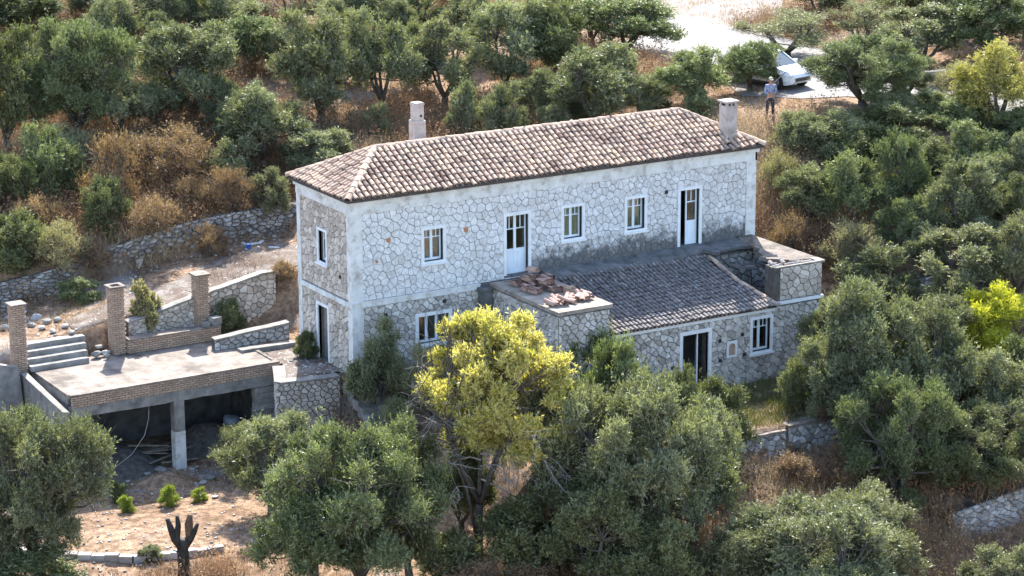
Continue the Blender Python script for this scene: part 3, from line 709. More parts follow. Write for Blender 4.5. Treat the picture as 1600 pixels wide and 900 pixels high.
# annex openings
o = A(window(None, AW, YF, label='open window with a teal grey sash', curtain=None))
f = MB(); a, b_, c0, d0 = AD
f.box(a-.14, a, YF-.06, YF+.12, c0, d0+.14); f.box(b_, b_+.14, YF-.06, YF+.12, c0, d0+.14); f.box(a, b_, YF-.06, YF+.12, d0, d0+.14)
fo = A(f.build('door', M['trim'])); fo['label'] = 'open doorway with an inward swung pale blue leaf'
q = MB(); q.box(0, .05, 0, .62, 0, 2.15); q.box(-.012, 0, .08, .54, .15, .9); q.box(-.012, 0, .08, .54, 1.0, 2.0); q.build('door_leaf', M['paint'], fo, loc=(b_-.42, YF+.13, c0)).rotation_euler.z = -.5
# niche
n = MB(); cx, cz = 13.36, .0
n.box(cx-.24, cx-.15, YF-.05, YF+.02, cz-.25, cz+.4); n.box(cx+.15, cx+.24, YF-.05, YF+.02, cz-.25, cz+.4); n.box(cx-.15, cx+.15, YF-.05, YF+.02, cz-.25, cz-.17)
arc = [(cx+.15*math.cos(a_), cz+.15+.15*math.sin(a_)) for a_ in np.linspace(0, PI, 9)]
vs = [(p[0], YF-.05, p[1]) for p in arc]+[(p[0], YF-.05, cz+.4) for p in arc]
n.add(vs, [(i, i+1, 9+i+1, 9+i) for i in range(8)])
no = A(n.build('niche', M['trim'])); q = MB(); q.box(cx-.15, cx+.15, YF-.012, YF-.004, cz-.17, cz+.31); q.build('niche_back', M['brick'], no)
for x, z in ((12.72, .42), (13.75, .52), (13.85, -.28), (12.75, -.35), (10.6, -.3)): q = MB(); q.box(x, x+.13, YF-.066, YF-.05, z, z+.12); A(q.build('wall_hole', M['dark']))
# dark room
b = MB(); b.box(8.1, 15.3, -.6, -.42, -1.5, 2.4); b.box(8.1, 15.3, YF+.41, -.6, -1.6, -1.45); A(b.build('floor_slab', M['interior']))

# ------------------------------------------------------------------ brickwork
def bricks(mb, core, x0, x1, y0, y1, z0, z1, rng, course=.082, bl=.24, faces='fblr'):
    core.box(x0+.03, x1-.03, y0+.03, y1-.03, z0, z1-.005)
    n = max(1, round((z1-z0)/course)); ch_ = (z1-z0)/n; g_ = .024
    for k in range(n):
        za, zb = z0+k*ch_+g_/2, z0+(k+1)*ch_-g_/2; off = (k % 2)*bl/2
        def run(a, b, put):
            u = a-off
            while u < b-.02:
                p, q = max(a, u+g_/2), min(b, u+bl-g_/2)
                if q-p > .03: put(p, q)
                u += bl
        c = lambda: rng.uniform(.3, .9)
        if 'f' in faces: run(x0, x1, lambda p, q: mb.box(p, q, y0-rng.uniform(0, .008), y0+.06, za, zb, c()))
        if 'b' in faces: run(x0, x1, lambda p, q: mb.box(p, q, y1-.06, y1+rng.uniform(0, .008), za, zb, c()))
        if 'l' in faces: run(y0+.062, y1-.062, lambda p, q: mb.box(x0-rng.uniform(0, .008), x0+.06, p, q, za, zb, c()))
        if 'r' in faces: run(y0+.062, y1-.062, lambda p, q: mb.box(x1-.06, x1+rng.uniform(0, .008), p, q, za, zb, c()))
def brick_pillar(x, y, z0, z1, w_, label, hollow=False, lean=0):
    t = empty('brick_pillar', (x, y, z0), .02, label=label, cat='pillar', group='brick pillars behind the concrete deck')
    a, c = MB(), MB(); h = w_/2
    bricks(a, c, -h, h, -h, h, 0, z1-z0-.07, rng)
    a.build('shaft', M['brick'], t); c.build('mortar_core', M['brick_mortar'], t)
    c = MB(); e = h+.055
    if hollow:
        for q in ((-e, e, -e, -e+.14), (-e, e, e-.14, e), (-e, -e+.14, -e+.14, e-.14), (e-.14, e, -e+.14, e-.14)): c.box(*q, z1-z0-.068, z1-z0)
    else: c.box(-e, e, -e, e, z1-z0-.068, z1-z0)
    c.build('cap', M['slab'], t)
    return t
brick_pillar(-10.28, 6.75, -.35, 2.55, .5, 'leftmost brick pillar with a solid square cap, beside the concrete steps')
brick_pillar(-6.35, 6.95, .0, 2.62, .52, 'middle brick pillar with hollow topped cap, at the left end of the low wall', True)
brick_pillar(-2.75, 7.35, .1, 2.5, .52, 'right brick pillar standing behind the end of the low brick wall')
# low brick wall
lw = empty('low_brick_wall', (-4.3, 6.75, 0), label='low brick parapet with a light coping between the middle and the right pillar', cat='wall')
def P(o, par):
    o.parent = par; o.matrix_parent_inverse = par.matrix_basis.inverted() if par.matrix_basis else Matrix.Identity(4); return o
def put(par, mb, name, mat, smooth=False, label=None):
    o = mb.build(name, M[mat] if isinstance(mat, str) else mat, smooth=smooth)
    o.parent = par; o.matrix_parent_inverse = (Matrix.Translation(par.location) @ Matrix.Rotation(par.rotation_euler.z, 4, 'Z')).inverted()
    if label: o['label'] = label
    return o
a, c = MB(), MB(); bricks(a, c, -6.08, -2.3, 6.55, 6.95, .003, .5, rng); put(lw, a, 'shaft', 'brick'); put(lw, c, 'mortar_core', 'brick_mortar')
c = MB(); c.box(-6.07, -2.9, 6.5, 6.99, .5, .56); c.box(-2.9, -2.3, 6.5, 6.99, .5, .57); put(lw, c, 'coping', 'slab')
c = MB(); c.box(-2.62, -2.22, 6.62, 6.92, .575, .86, rz=.3); c.box(-3.0, -2.7, 6.6, 6.9, .575, .7, rz=-.2); o = put(lw, c, 'loose_block', 'concrete')

# shelter: concrete deck on posts
sh = empty('concrete_shelter', (-5.9, 4.5, -3.35), label='open fronted concrete shelter with a flat deck roof and brick fascia', cat='shelter')
XL, XR, YFp, YB = -9.9, -1.75, 2.62, 6.5
c = MB(); c.box(XL, XR, YFp+.12, YB+.9, -.14, -.012); put(sh, c, 'deck', 'slab', label='sun bleached flat concrete deck')
c = MB(); c.box(XL-.02, XR+.02, YFp-.02, YFp+.22, -.011, .055); c.box(XR-.12, XR+.02, YFp+.22, YB, -.011, .03); put(sh, c, 'coping', 'slab')
a, c = MB(), MB(); bricks(a, c, XL, XR, YFp, YFp+.12, -.42, -.012, rng, faces='flr'); put(sh, a, 'fascia', 'brick'); put(sh, c, 'mortar_core', 'brick_mortar')
c = MB()
bx_ = np.linspace(XL, XR, 22); vs = []
for x in bx_:
    zl = -.82+rng.uniform(-.02, .02)
    vs += [(x, YFp+.03, -.421), (x, YFp+.03, zl), (x, YFp+.35, zl), (x, YFp+.35, -.421)]
fs = []
for i in range(21):
    for k in range(4): fs.append((i*4+k, i*4+(k+1) % 4, i*4+4+(k+1) % 4, i*4+4+k))
c.add(vs, fs+[(3, 2, 1, 0), (84, 85, 86, 87)]); c.box(XL, XR, YFp+.36, YB+.9, -.38, -.141); put(sh, c, 'beam', 'concrete')
for x, w_ in ((-9.55, .62), (-5.78, .4)):
    c = MB(); c.box(x-w_/2, x+w_/2, YFp+.05, YFp+.4, -3.6, -.822); put(sh, c, 'post', 'concrete')
c = MB(); c.box(-5.985, -5.575, YFp+.04, YFp+.41, -3.6, -2.0); put(sh, c, 'post_base', 'plaster', label='whitewashed lower half of the middle post')
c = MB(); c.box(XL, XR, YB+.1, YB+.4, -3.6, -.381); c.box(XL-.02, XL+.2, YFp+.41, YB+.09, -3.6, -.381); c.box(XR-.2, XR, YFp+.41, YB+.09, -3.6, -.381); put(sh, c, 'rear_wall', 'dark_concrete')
c = MB(); c.tube([(-6.9, 2.8, -.84), (-6.95, 2.75, -1.3), (-7.15, 2.7, -1.9), (-7.7, 2.62, -2.5), (-8.6, 2.5, -2.95), (-9.2, 2.4, -3.1)], [.014]*6, 5)
tag(c.build('cable', M['hose'], smooth=True), 'loose cable hanging from the shelter beam to the rubbish below', 'cable')
c = MB()
for k in range(13): e_ = rng.uniform(0, .05); c.box(-2.75+e_, -1.98, YFp-.02+rng.uniform(0, .03), YFp+.42, -3.6+k*.212, -3.6+k*.212+.2, rng.random())
put(sh, c, 'stone_pier', 'stone_dry', label='squared stone pier at the right end of the opening')
# steps
s_ = empty('concrete_steps', (-9, 6.6, 0), label='four straight concrete steps between the leftmost and middle brick pillars', cat='steps')
for k in range(4):
    c = MB(); n = 16; xs_ = np.linspace(-10.0+.0*k, -7.75+.1*k, n); vs = []
    y = 6.3+k*.36; z = .18*(k+1)
    for x in xs_:
        e = rng.uniform(-.015, .015); vs += [(x, y+e, z-.05), (x, y+.03+e, z), (x, y+.45, z), (x, y+.45, z-.19), (x, y+e, z-.19)]
    fs = []
    for i in range(n-1):
        for q in range(5): fs.append((i*5+q, i*5+5+q, i*5+5+(q+1) % 5, i*5+(q+1) % 5))
    c.add(vs, fs+[(0, 1, 2, 3, 4), tuple(5*n-1-q for q in range(5))]); put(s_, c, 'step', 'concrete')
# grey plastered retaining wall left of the shelter
t = empty('plaster_wall', (-11.2, 4.5, -3.3), label='grey plastered retaining wall along the left side of the shelter', cat='wall')
c = MB(); 
for i, y in enumerate(np.linspace(2.0, 8.2, 9)): pass
c.add([(-10.4, 2.2, -3.7), (-10.15, 2.2, -3.7), (-10.15, 6.4, -3.7), (-10.4, 6.4, -3.7), (-10.4, 2.2, -.35), (-10.15, 2.2, -.4), (-10.15, 6.4, .0), (-10.4, 6.4, .0)], [(0, 3, 2, 1), (4, 5, 6, 7), (0, 1, 5, 4), (1, 2, 6, 5), (2, 3, 7, 6), (3, 0, 4, 7)])
c.add([(-13.5, 5.0, -3.7), (-10.41, 5.6, -3.7), (-10.41, 6.4, -3.7), (-13.5, 5.9, -3.7), (-13.5, 5.6, 1.3), (-10.55, 6.1, .3), (-10.55, 6.4, .3), (-13.5, 5.9, 1.3)], [(0, 3, 2, 1), (4, 5, 6, 7), (0, 1, 5, 4), (1, 2, 6, 5), (2, 3, 7, 6), (3, 0, 4, 7)])
put(t, c, 'wall_body', 'concrete')

# ------------------------------------------------------------------ rubble walls
def rubble_wall(name, label, path, th, rng, su=.3, sw=.19, coping=None, gap=.012, mat='stone_rubble', h=(.03, .09), bev=.04, jit=.4, body='mortar_dark', cap_mat='slab', cat='wall', back=False):
    """path = (x, y, z_bottom, z_top) points; stones on the side to the right of the walking direction (towards the viewer)"""
    cx = sum(p[0] for p in path)/len(path); cy = sum(p[1] for p in path)/len(path)
    t = empty(name, (cx, cy, min(p[2] for p in path)), label=label, cat=cat)
    core, st, cp = MB(), MB(), MB()
    P_ = [Vector(p[:2]) for p in path]; L_ = [0]
    for i in range(len(P_)-1): L_.append(L_[-1]+(P_[i+1]-P_[i]).length)
    def pos(u):
        u = min(max(u, 0), L_[-1]); i = max(k for k in range(len(L_)-1) if L_[k] <= u+1e-9); f_ = (u-L_[i])/(L_[i+1]-L_[i])
        p = P_[i].lerp(P_[i+1], f_); d = (P_[i+1]-P_[i]).normalized(); return p, Vector((d.y, -d.x)), path[i][2]*(1-f_)+path[i+1][2]*f_, path[i][3]*(1-f_)+path[i+1][3]*f_
    zmax = max(p[3] for p in path); zmin = min(p[2] for p in path)
    n = max(2, int(L_[-1]/.3)); vs = []; fs = []
    for k in range(n+1):
        p, nn, zb, zt = pos(L_[-1]*k/n); q = p-nn*th; e = rng.uniform(-.04, .02) if not coping else 0
        vs += [(p.x, p.y, zb), (q.x, q.y, zb), (q.x, q.y, zt+e-.02), (p.x, p.y, zt+e-.02)]
    for k in range(n):
        for i in range(4): fs.append((k*4+i, k*4+(i+1) % 4, k*4+4+(i+1) % 4, k*4+4+i))
    core.add(vs, fs+[(0, 1, 2, 3), tuple(len(vs)-1-i for i in range(4))])
    def fn(u, q, d):
        p, nn, zb, zt = pos(u); k = (q-zmin)/(zmax-zmin); z = zb+(zt-zb)*k; r = p+nn*d; return (r.x, r.y, z)
    facing(st, fn, 0, L_[-1], zmin, zmax, su, sw, rng, gap=gap, h=h, bev=bev, jit=jit)
    put(t, core, 'wall_body', body); put(t, st, 'stones', mat)
    if coping:
        vs = []; 
        for k in range(n+1):
            p, nn, zb, zt = pos(L_[-1]*k/n); a_ = p+nn*.07; q = p-nn*(th+.03); e = rng.uniform(-.012, .012)
            vs += [(a_.x, a_.y, zt), (a_.x, a_.y, zt+coping+e), (q.x, q.y, zt+coping+e), (q.x, q.y, zt)]
        cp.add(vs, fs+[(0, 1, 2, 3), tuple(len(vs)-1-i for i in range(4))]); put(t, cp, 'coping', cap_mat)
    return t
rubble_wall('dry_stone_wall', 'long dry stone wall of big pale stones holding up the slope behind the path', [(-9.5, 12.9, .4, 1.6), (-6.5, 13.0, .7, 1.9), (-5.4, 13.15, .9, 2.1), (-2.4, 13.1, 1.2, 2.75), (-.6, 13.1, 1.35, 3.05), (1.2, 13.0, 1.5, 3.2), (3.9, 12.9, 1.7, 3.3), (6, 12.6, 1.8, 3.3)], .5, rng, su=.36, sw=.27, gap=.02, mat='stone_dry', h=(.05, .16), bev=.07)
rubble_wall('curved_stone_wall', 'curved stone retaining wall with concrete coping below the sloping path, left of the house', [(-5.75, 7.3, -.1, .95), (-4.4, 7.4, -.1, 1.2), (-3, 7.45, -.1, 1.5), (-1.2, 7.55, -.1, 1.8), (-.1, 7.6, -.1, 2.0), (.55, 7.65, -.1, 2.0)], .3, rng, su=.3, sw=.22, gap=.01, mat='stone_grey', h=(.02, .05), bev=.02, coping=.07, cap_mat='concrete')
rubble_wall('low_stone_wall', 'low coped stone wall across the weedy terrace beside the rear left corner of the house', [(-3.1, 5.4, -.2, .35), (-1.5, 5.3, -.2, .5), (-.08, 5.2, -.2, .62)], .3, rng, su=.34, sw=.2, coping=.07, cap_mat='concrete', mat='stone_dry')
rubble_wall('terrace_wall', 'squared stone wall holding up the paved terrace between the shelter and the house', [(-2.02, 2.5, -3.6, -.1), (-2.85, .6, -3.6, -.12), (-1.6, .42, -3.6, -.14), (-.45, .3, -3.6, -.16)], .35, rng, su=.26, sw=.16, coping=.06, cap_mat='concrete', mat='stone_grey', gap=.012, h=(.02, .05), bev=.02, jit=.3)
rubble_wall('front_terrace_wall', 'coped stone wall edging the weedy terrace in front of the annex', [(6.8, -9.9, -2.9, -1.55), (12.0, -10.1, -2.8, -1.48)], .5, rng, coping=.09, su=.3, sw=.22, mat='stone_dry')
rubble_wall('front_terrace_wall', 'short raised end section of the coped terrace wall, under the large right hand olives', [(12.15, -10.05, -2.7, -1.36), (14.6, -10.15, -2.5, -1.3)], .5, rng, coping=.09, su=.3, sw=.22, mat='stone_dry')
rubble_wall('field_wall', 'dry stone field wall in the lower right corner below the dark olives', [(15.6, -14.95, hz(15.6, -15.6)-.5, hz(15.6, -14.4)+.15), (19.5, -14.95, hz(19.5, -15.6)-.5, hz(19.5, -14.4)+.15), (24, -14.95, hz(24, -15.6)-.5, hz(24, -14.4)+.15)], .5, rng, su=.36, sw=.24, mat='stone_dry')
pA = at(1405, 466); pB = at(1462, 462)
rubble_wall('field_wall', 'short piece of dark dry stone wall among the trees right of the annex', [(pA.x, pA.y, pA.z-.4, pA.z+.7), (pB.x, pB.y, pB.z-.4, pB.z+.8)], .4, rng, su=.4, sw=.2, mat='stone_dry')
pA = at(1436, 141); pB = at(1482, 136)
rubble_wall('block_wall', 'low pale block wall beside the road behind the large spreading olive', [(pA.x, pA.y, pA.z-.4, pA.z+.8), (pB.x, pB.y, pB.z-.4, pB.z+.8)], .3, rng, su=.5, sw=.26, mat='stone_rubble', jit=.08, h=(.01, .03), bev=.02)
# kerb in the yard
kb = empty('stone_kerb', (-10.5, -4.7, -3.4), label='low curving kerb of pale blocks around the bare yard in the lower left', cat='kerb')
kp = [Vector((-14.6, -2.2)), Vector((-12.8, -3.75)), Vector((-10.9, -5.05)), Vector((-9.4, -5.6)), Vector((-7.95, -5.75))]
def along(kp, step):
    out = []; 
    for i in range(len(kp)-1):
        d = kp[i+1]-kp[i]; n = max(1, round(d.length/step))
        for k in range(n): out.append((kp[i].lerp(kp[i+1], (k+.5)/n), math.atan2(d.y, d.x), d.length/n))
    return out
for p, a_, l_ in along(kp, .42):
    c = MB(); z = hz(p.x, p.y); c.box(p.x-l_/2+.01, p.x+l_/2-.01, p.y-.14, p.y+.14, z-.2, z+.2+rng.uniform(-.02, .03), rng.random(), a_+rng.uniform(-.04, .04), .012, rng)
    put(kb, c, 'kerb_block', 'stone_dry')
# corner stairs going down in front of the terrace
cs = empty('stone_stairs', (-.2, -.6, -1.4), label='worn stone stairs descending past the near corner of the house', cat='steps')
for k in range(7):
    c = MB(); c.box(-.42+.02*k, .75+.06*k, -.3-.34*k, .12-.34*k, -.7-.22*k, -.3-.22*k, rz=.03, jit=.02, rng=rng); put(cs, c, 'step', 'concrete')
c = MB(); c.box(.15, .4, -3.2, -1.5, -1.75, -1.1, rz=-.25, jit=.03, rng=rng); put(cs, c, 'cheek_wall', 'slab')
# steps on the terrace rear
c = MB(); c.box(-2.4, -.15, 4.5, 4.85, -.2, .08, jit=.02, rng=rng)
tag(c.build('stone_step', M['concrete']), 'single long worn step below the low coped wall at the house corner', 'step')

# ------------------------------------------------------------------ loose tiles, one object each
tp = MB(); tp.add(tile_pts(Matrix.Identity(4), .44, .22), TF, .5); vs2 = [Vector(v)+Vector((0, 0, -.016)) for v in tile_pts(Matrix.Identity(4), .44, .2)]
tp.add(vs2, [f[::-1] for f in TF], .5); tp.add([tp.v[0], tp.v[12], tp.v[17], tp.v[5]], [(0, 1, 2, 3)], .5)
base_tile = None
def tile_at(Mx, label, group):
    global base_tile
    if base_tile is None:
        base_tile = tp.build('roof_tile', M['tile_loose']); o = base_tile
    else: o = base_tile.copy(); COL.objects.link(o)
    o.matrix_world = Mx; tag(o, label, 'roof tile', group); return o
zs = 2.63
gA = 'reddish roof tiles heaped on the flat slab in front of the upper door'
SL = ['at the rear left of the heap', 'at the rear right of the heap', 'in the middle left of the heap', 'in the middle right of the heap', 'at the front left of the heap', 'at the front right of the heap', 'in the second layer at the rear', 'in the second layer at the right', 'in the second layer at the front', 'on the very top of the heap']
for si, (sx, sy, ht, dr, n, lean) in enumerate(((6.15, -1.0, 0, 0.1, 10, 1.35), (6.9, -1.05, 0, .0, 9, 1.45), (6.1, -1.75, 0, -.1, 9, 1.2), (6.75, -1.8, 0, .15, 12, 1.4), (6.2, -2.35, 0, .3, 7, 1.0), (6.9, -2.4, 0, -.1, 11, 1.3), (6.5, -1.35, .23, .1, 9, 1.25), (7.05, -1.6, .23, -.2, 7, 1.3), (6.75, -2.1, .23, .2, 8, 1.1), (6.95, -1.2, .45, .6, 5, .4))):
    for k in range(n):
        Mx = Matrix.Translation((sx+k*.052*math.cos(dr), sy+k*.052*math.sin(dr)-.2, zs+ht+.11+rng.uniform(-.01, .03))) @ Matrix.Rotation(dr+rng.uniform(-.12, .12), 4, 'Z') @ Matrix.Rotation(rng.uniform(-.08, .08), 4, 'X') @ Matrix.Rotation(lean+rng.uniform(-.35, .35), 4, 'Y')
        tile_at(Mx, 'shaded red brown roof tile '+SL[si]+' below the double door', gA)
gB = 'sunlit roof tiles spilled along the front edge of the flat slab'
for k in range(24):
    x = 5.95+k*.075+rng.uniform(-.05, .05); y = -4.05+rng.uniform(-.28, .28)
    Mx = Matrix.Translation((x, y, zs+.03+rng.uniform(0, .1))) @ Matrix.Rotation(rng.uniform(-1.2, 1.2), 4, 'Z') @ Matrix.Rotation(rng.uniform(-.2, .5), 4, 'X') @ Matrix.Rotation(rng.uniform(-.5, .5), 4, 'Y')
    tile_at(Mx, 'sunlit orange roof tile among those spilled on the front edge of the slab', gB)
c = MB(); bricks(c, c, 7.25, 7.62, -3.0, -2.75, zs, zs+.25, rng); tag(c.build('hollow_brick', M['brick']), 'single upright hollow brick between the two tile heaps', 'brick')

# ------------------------------------------------------------------ things lying about
def rock(x, y, z, r, label, mat='stone_dry', name='rock', cat='rock', group=None, fl=.6, seed=0):
    bm = bmesh.new(); bmesh.ops.create_icosphere(bm, subdivisions=2, radius=1); q = random.Random(seed+int(x*100)); k = [Vector((q.gauss(0, 1), q.gauss(0, 1), q.gauss(0, 1))).normalized() for _ in range(13)]
    for v in bm.verts:
        d = v.co.normalized(); s = 1
        for n in k: s = min(s, .6/max(.2, d.dot(n)))
        v.co = Vector((d.x*r*s, d.y*r*s*q.uniform(.9, 1.1), d.z*r*s*fl))
    me = bpy.data.meshes.new(name); bm.to_mesh(me); bm.free(); me.materials.append(M[mat]); o = bpy.data.objects.new(name, me); COL.objects.link(o)
    at_ = me.attributes.new('v', 'FLOAT', 'POINT'); at_.data.foreach_set('value', [q.uniform(0, .7)]*len(me.vertices))
    o.location = (x, y, z); return tag(o, label, cat, group)
ORD = 'first second third fourth fifth sixth seventh eighth ninth tenth eleventh twelfth thirteenth fourteenth'.split()
for k, (px, py, r) in enumerate(sorted(((58, 498, .3), (74, 505, .26), (90, 502, .24), (66, 515, .2), (82, 520, .18), (102, 512, .2), (50, 510, .22), (112, 522, .15), (20, 500, .3), (8, 515, .3), (36, 492, .2)))):
    p = at(px, py); rock(p.x, p.y, p.z+.08, r, f'pale rubble stone, {ORD[k]} from the left in the loose heap above the concrete steps', group='rubble stones above the steps')
for k, (x, y, r) in enumerate(((-7.3, 6.75, .25), (-6.95, 6.8, .22), (-7.1, 6.95, .2), (-7.0, 6.4, .18))):
    rock(x, y, .35 if k == 2 else .14, r, ['largest rough block tumbled beside the top of the steps', 'block wedged against the middle brick pillar', 'uppermost small block between steps and middle pillar', 'lowest small block on the deck edge beside the middle pillar'][k], group='blocks beside the middle pillar')
for k, (px, py, r) in enumerate(((392, 548, .16), (404, 603, .17), (420, 594, .2), (478, 575, .12), (455, 566, .11), (500, 572, .1))):
    p = at(px, py); rock(p.x, p.y, p.z+.05, r, ['pale stone behind the right end of the deck', 'yellowish stone on the corner where deck and terrace wall meet', 'largest stone on the terrace wall coping by the deck', 'stone in the middle of the cracked paving', 'small stone left of the one in the middle of the paving', 'smallest stone, nearest the side doorway'][k], group='stones on the terrace')
p = at(185, 738); rock(p.x, p.y+.4, p.z+.1, .75, 'crumpled grey blue tarpaulin bundle under the left bay of the shelter', 'tarp', 'tarpaulin', 'tarpaulin', fl=.4)
p = at(320, 668); rock(p.x+.2, 4.6, -2.6, .45, 'pale sack on the rubbish heap in the right bay of the shelter', 'tarp', 'sack', 'sack', fl=.8)
for k, (px, py, r) in enumerate(sorted(((250, 735, .3), (262, 742, .25), (300, 735, .2), (330, 748, .28), (352, 740, .2), (372, 752, .35), (395, 752, .3), (230, 742, .2), (318, 756, .2), (415, 847, .25), (430, 853, .22), (400, 850, .2), (337, 778, .17)))):
    p = at(px, py); rock(p.x, p.y, p.z+.05, r, f'light chunk of broken concrete, {ORD[k]} from the left along the bare yard', group='broken concrete chunks in the yard', fl=.45)
def planks():
    for k in range(16):
        x = -9.2+k*.2+rng.uniform(-.2, .2); y = 3.6+rng.uniform(-.6, 1.2); a_ = rng.uniform(-.5, .5); L_ = rng.uniform(1.1, 2.4)
        c = MB(); c.box(-L_/2, L_/2, -.05, .05, 0, .035)
        o = c.build('plank', M['wood'], loc=(x+.6, y, -3.25+rng.uniform(0, .5))); o.rotation_euler = (0, rng.uniform(-.15, .15), a_)
        tag(o, 'old grey board in the rubbish heap under the left bay of the shelter', 'board', 'boards in the rubbish heap')
planks()
# rubbish mound in the bays
def mound(name, label, cx, cy, rx, ry, hgt, z, mat, cat, kind=None, seed=1):
    q = random.Random(seed); n = 26; vs = []; 
    ph = [(q.uniform(2, 9), q.uniform(2, 9), q.uniform(0, 6)) for _ in range(8)]
    for i in range(n+1):
        for j in range(n+1):
            u, v = i/n*2-1, j/n*2-1; r = min(1, math.hypot(u, v)); hh = hgt*(1-r*r)+sum(math.sin(a_*u+b_*v+c_) for a_, b_, c_ in ph)*.02*(1-r)-.08*r+q.uniform(-.03, .03)
            vs.append((cx+u*rx, cy+v*ry, z+hh))
    m = MB(); m.add(vs, [(i*(n+1)+j, (i+1)*(n+1)+j, (i+1)*(n+1)+j+1, i*(n+1)+j+1) for i in range(n) for j in range(n)])
    return tag(m.build(name, M[mat]), label, cat, None, kind)
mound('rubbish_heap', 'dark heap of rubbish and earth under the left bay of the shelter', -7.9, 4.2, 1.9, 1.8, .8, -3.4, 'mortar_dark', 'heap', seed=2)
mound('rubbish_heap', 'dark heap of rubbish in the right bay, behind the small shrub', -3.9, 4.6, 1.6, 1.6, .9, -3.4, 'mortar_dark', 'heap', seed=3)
mound('spoil_heap', 'low mound of earth and debris in front of the middle post', -6.9, 1.5, 1.3, .8, .3, -3.38, 'ground', 'heap', seed=4)
c = MB(); p = at(218, 418); c.box(p.x-.16, p.x+.16, p.y-.1, p.y+.1, p.z, p.z+.36, rz=.4); tag(c.build('white_block', M['white_plastic']), 'white box lying at the foot of the long dry stone wall', 'box')
p = at(388, 389); c = MB(); c.tube([(p.x, p.y, p.z), (p.x, p.y, p.z+.2)], [.09, .11], 10); tag(c.build('bucket', M['blue']), 'small blue bucket on the path behind the right brick pillar', 'bucket')
for k, (px, py) in enumerate(((395, 382), (408, 379), (380, 381), (428, 388))):
    p = at(px, py); c = MB(); c.box(p.x-.22, p.x+.22, p.y-.05, p.y+.05, p.z, p.z+.06, rz=k*.8); tag(c.build('white_scrap', M['white_plastic']), ['flat white scrap just right of the blue bucket', 'second white scrap right of the blue bucket', 'flat white scrap left of the blue bucket', 'white scrap farthest right on the path'][k], 'scrap', 'white scraps on the path')
rg = MB(); rr_ = random.Random(9)   # litter of stone chips
for k in range(1900):
    if k % 4 == 0: x, y = rr_.uniform(-14, -4), rr_.uniform(-6, 3)
    elif k % 4 == 1: x, y = rr_.uniform(-9, 3), rr_.uniform(7.9, 12.8)
    elif k % 4 == 2: x, y = rr_.uniform(-3, -.1), rr_.uniform(.7, 5)
    else: x, y = rr_.uniform(-9, -2.5), rr_.gauss(1.6, .8)
    if -9.9 < x < -1.8 and 2.6 < y < 7.2: continue
    z = hz(x, y) if k % 1 == 0 else 0; s_r = rr_.uniform(.012, .05)
    rg.box(x-s_r, x+s_r, y-s_r*.7, y+s_r*.7, z-.01, z+s_r*.9, rr_.random(), rr_.uniform(0, 3), s_r*.3, rr_)
tag(rg.build('stone_chips', M['stone_dry']), 'stone chips and debris strewn over yard and path', 'debris', kind='stuff')

# charred stump
t = empty('charred_stump', (-9.9, -6.9, hz(-9.9, -6.9)-.5), label='black charred tree stump with four short sawn limbs, lower left foreground', cat='tree stump')
c = MB(); gz = t.location.z
def Tp(a_, b_, c_): return (t.location.x+a_, t.location.y+b_, gz+c_)
c.tube([Tp(0, 0, 0), Tp(.02, 0, .8), Tp(0, .02, 1.4), Tp(.03, 0, 1.75)], [.27, .2, .19, .2], 9); put(t, c, 'trunk', 'black', True)
for a_, b_, c_, r_ in ((-.42, .15, 1.05, .1), (-.16, -.02, 1.15, .085), (.26, -.05, 1.12, .13), (.44, -.2, .82, .08)):
    c = MB(); c.tube([Tp(0, 0, 1.4), Tp((-.2 if a_ < 0 else .2)+a_*.12, b_*.4, 1.4+.38), Tp(a_*.85, b_*.8, 1.45+c_*.7), Tp(a_*1.05, b_, 1.45+c_)], [.15, .13, r_*1.1, r_*.7], 7); put(t, c, 'limb', 'charbreak' if a_ > .2 and a_ < .3 else 'black', True)
c = MB(); c.tube([Tp(0, 0, 1.25), Tp(-.35, -.02, 1.45)], [.05, .02], 5); c.tube([Tp(0, 0, 1.4), Tp(-.28, -.05, 1.6)], [.04, .015], 5); put(t, c, 'twig', 'black')

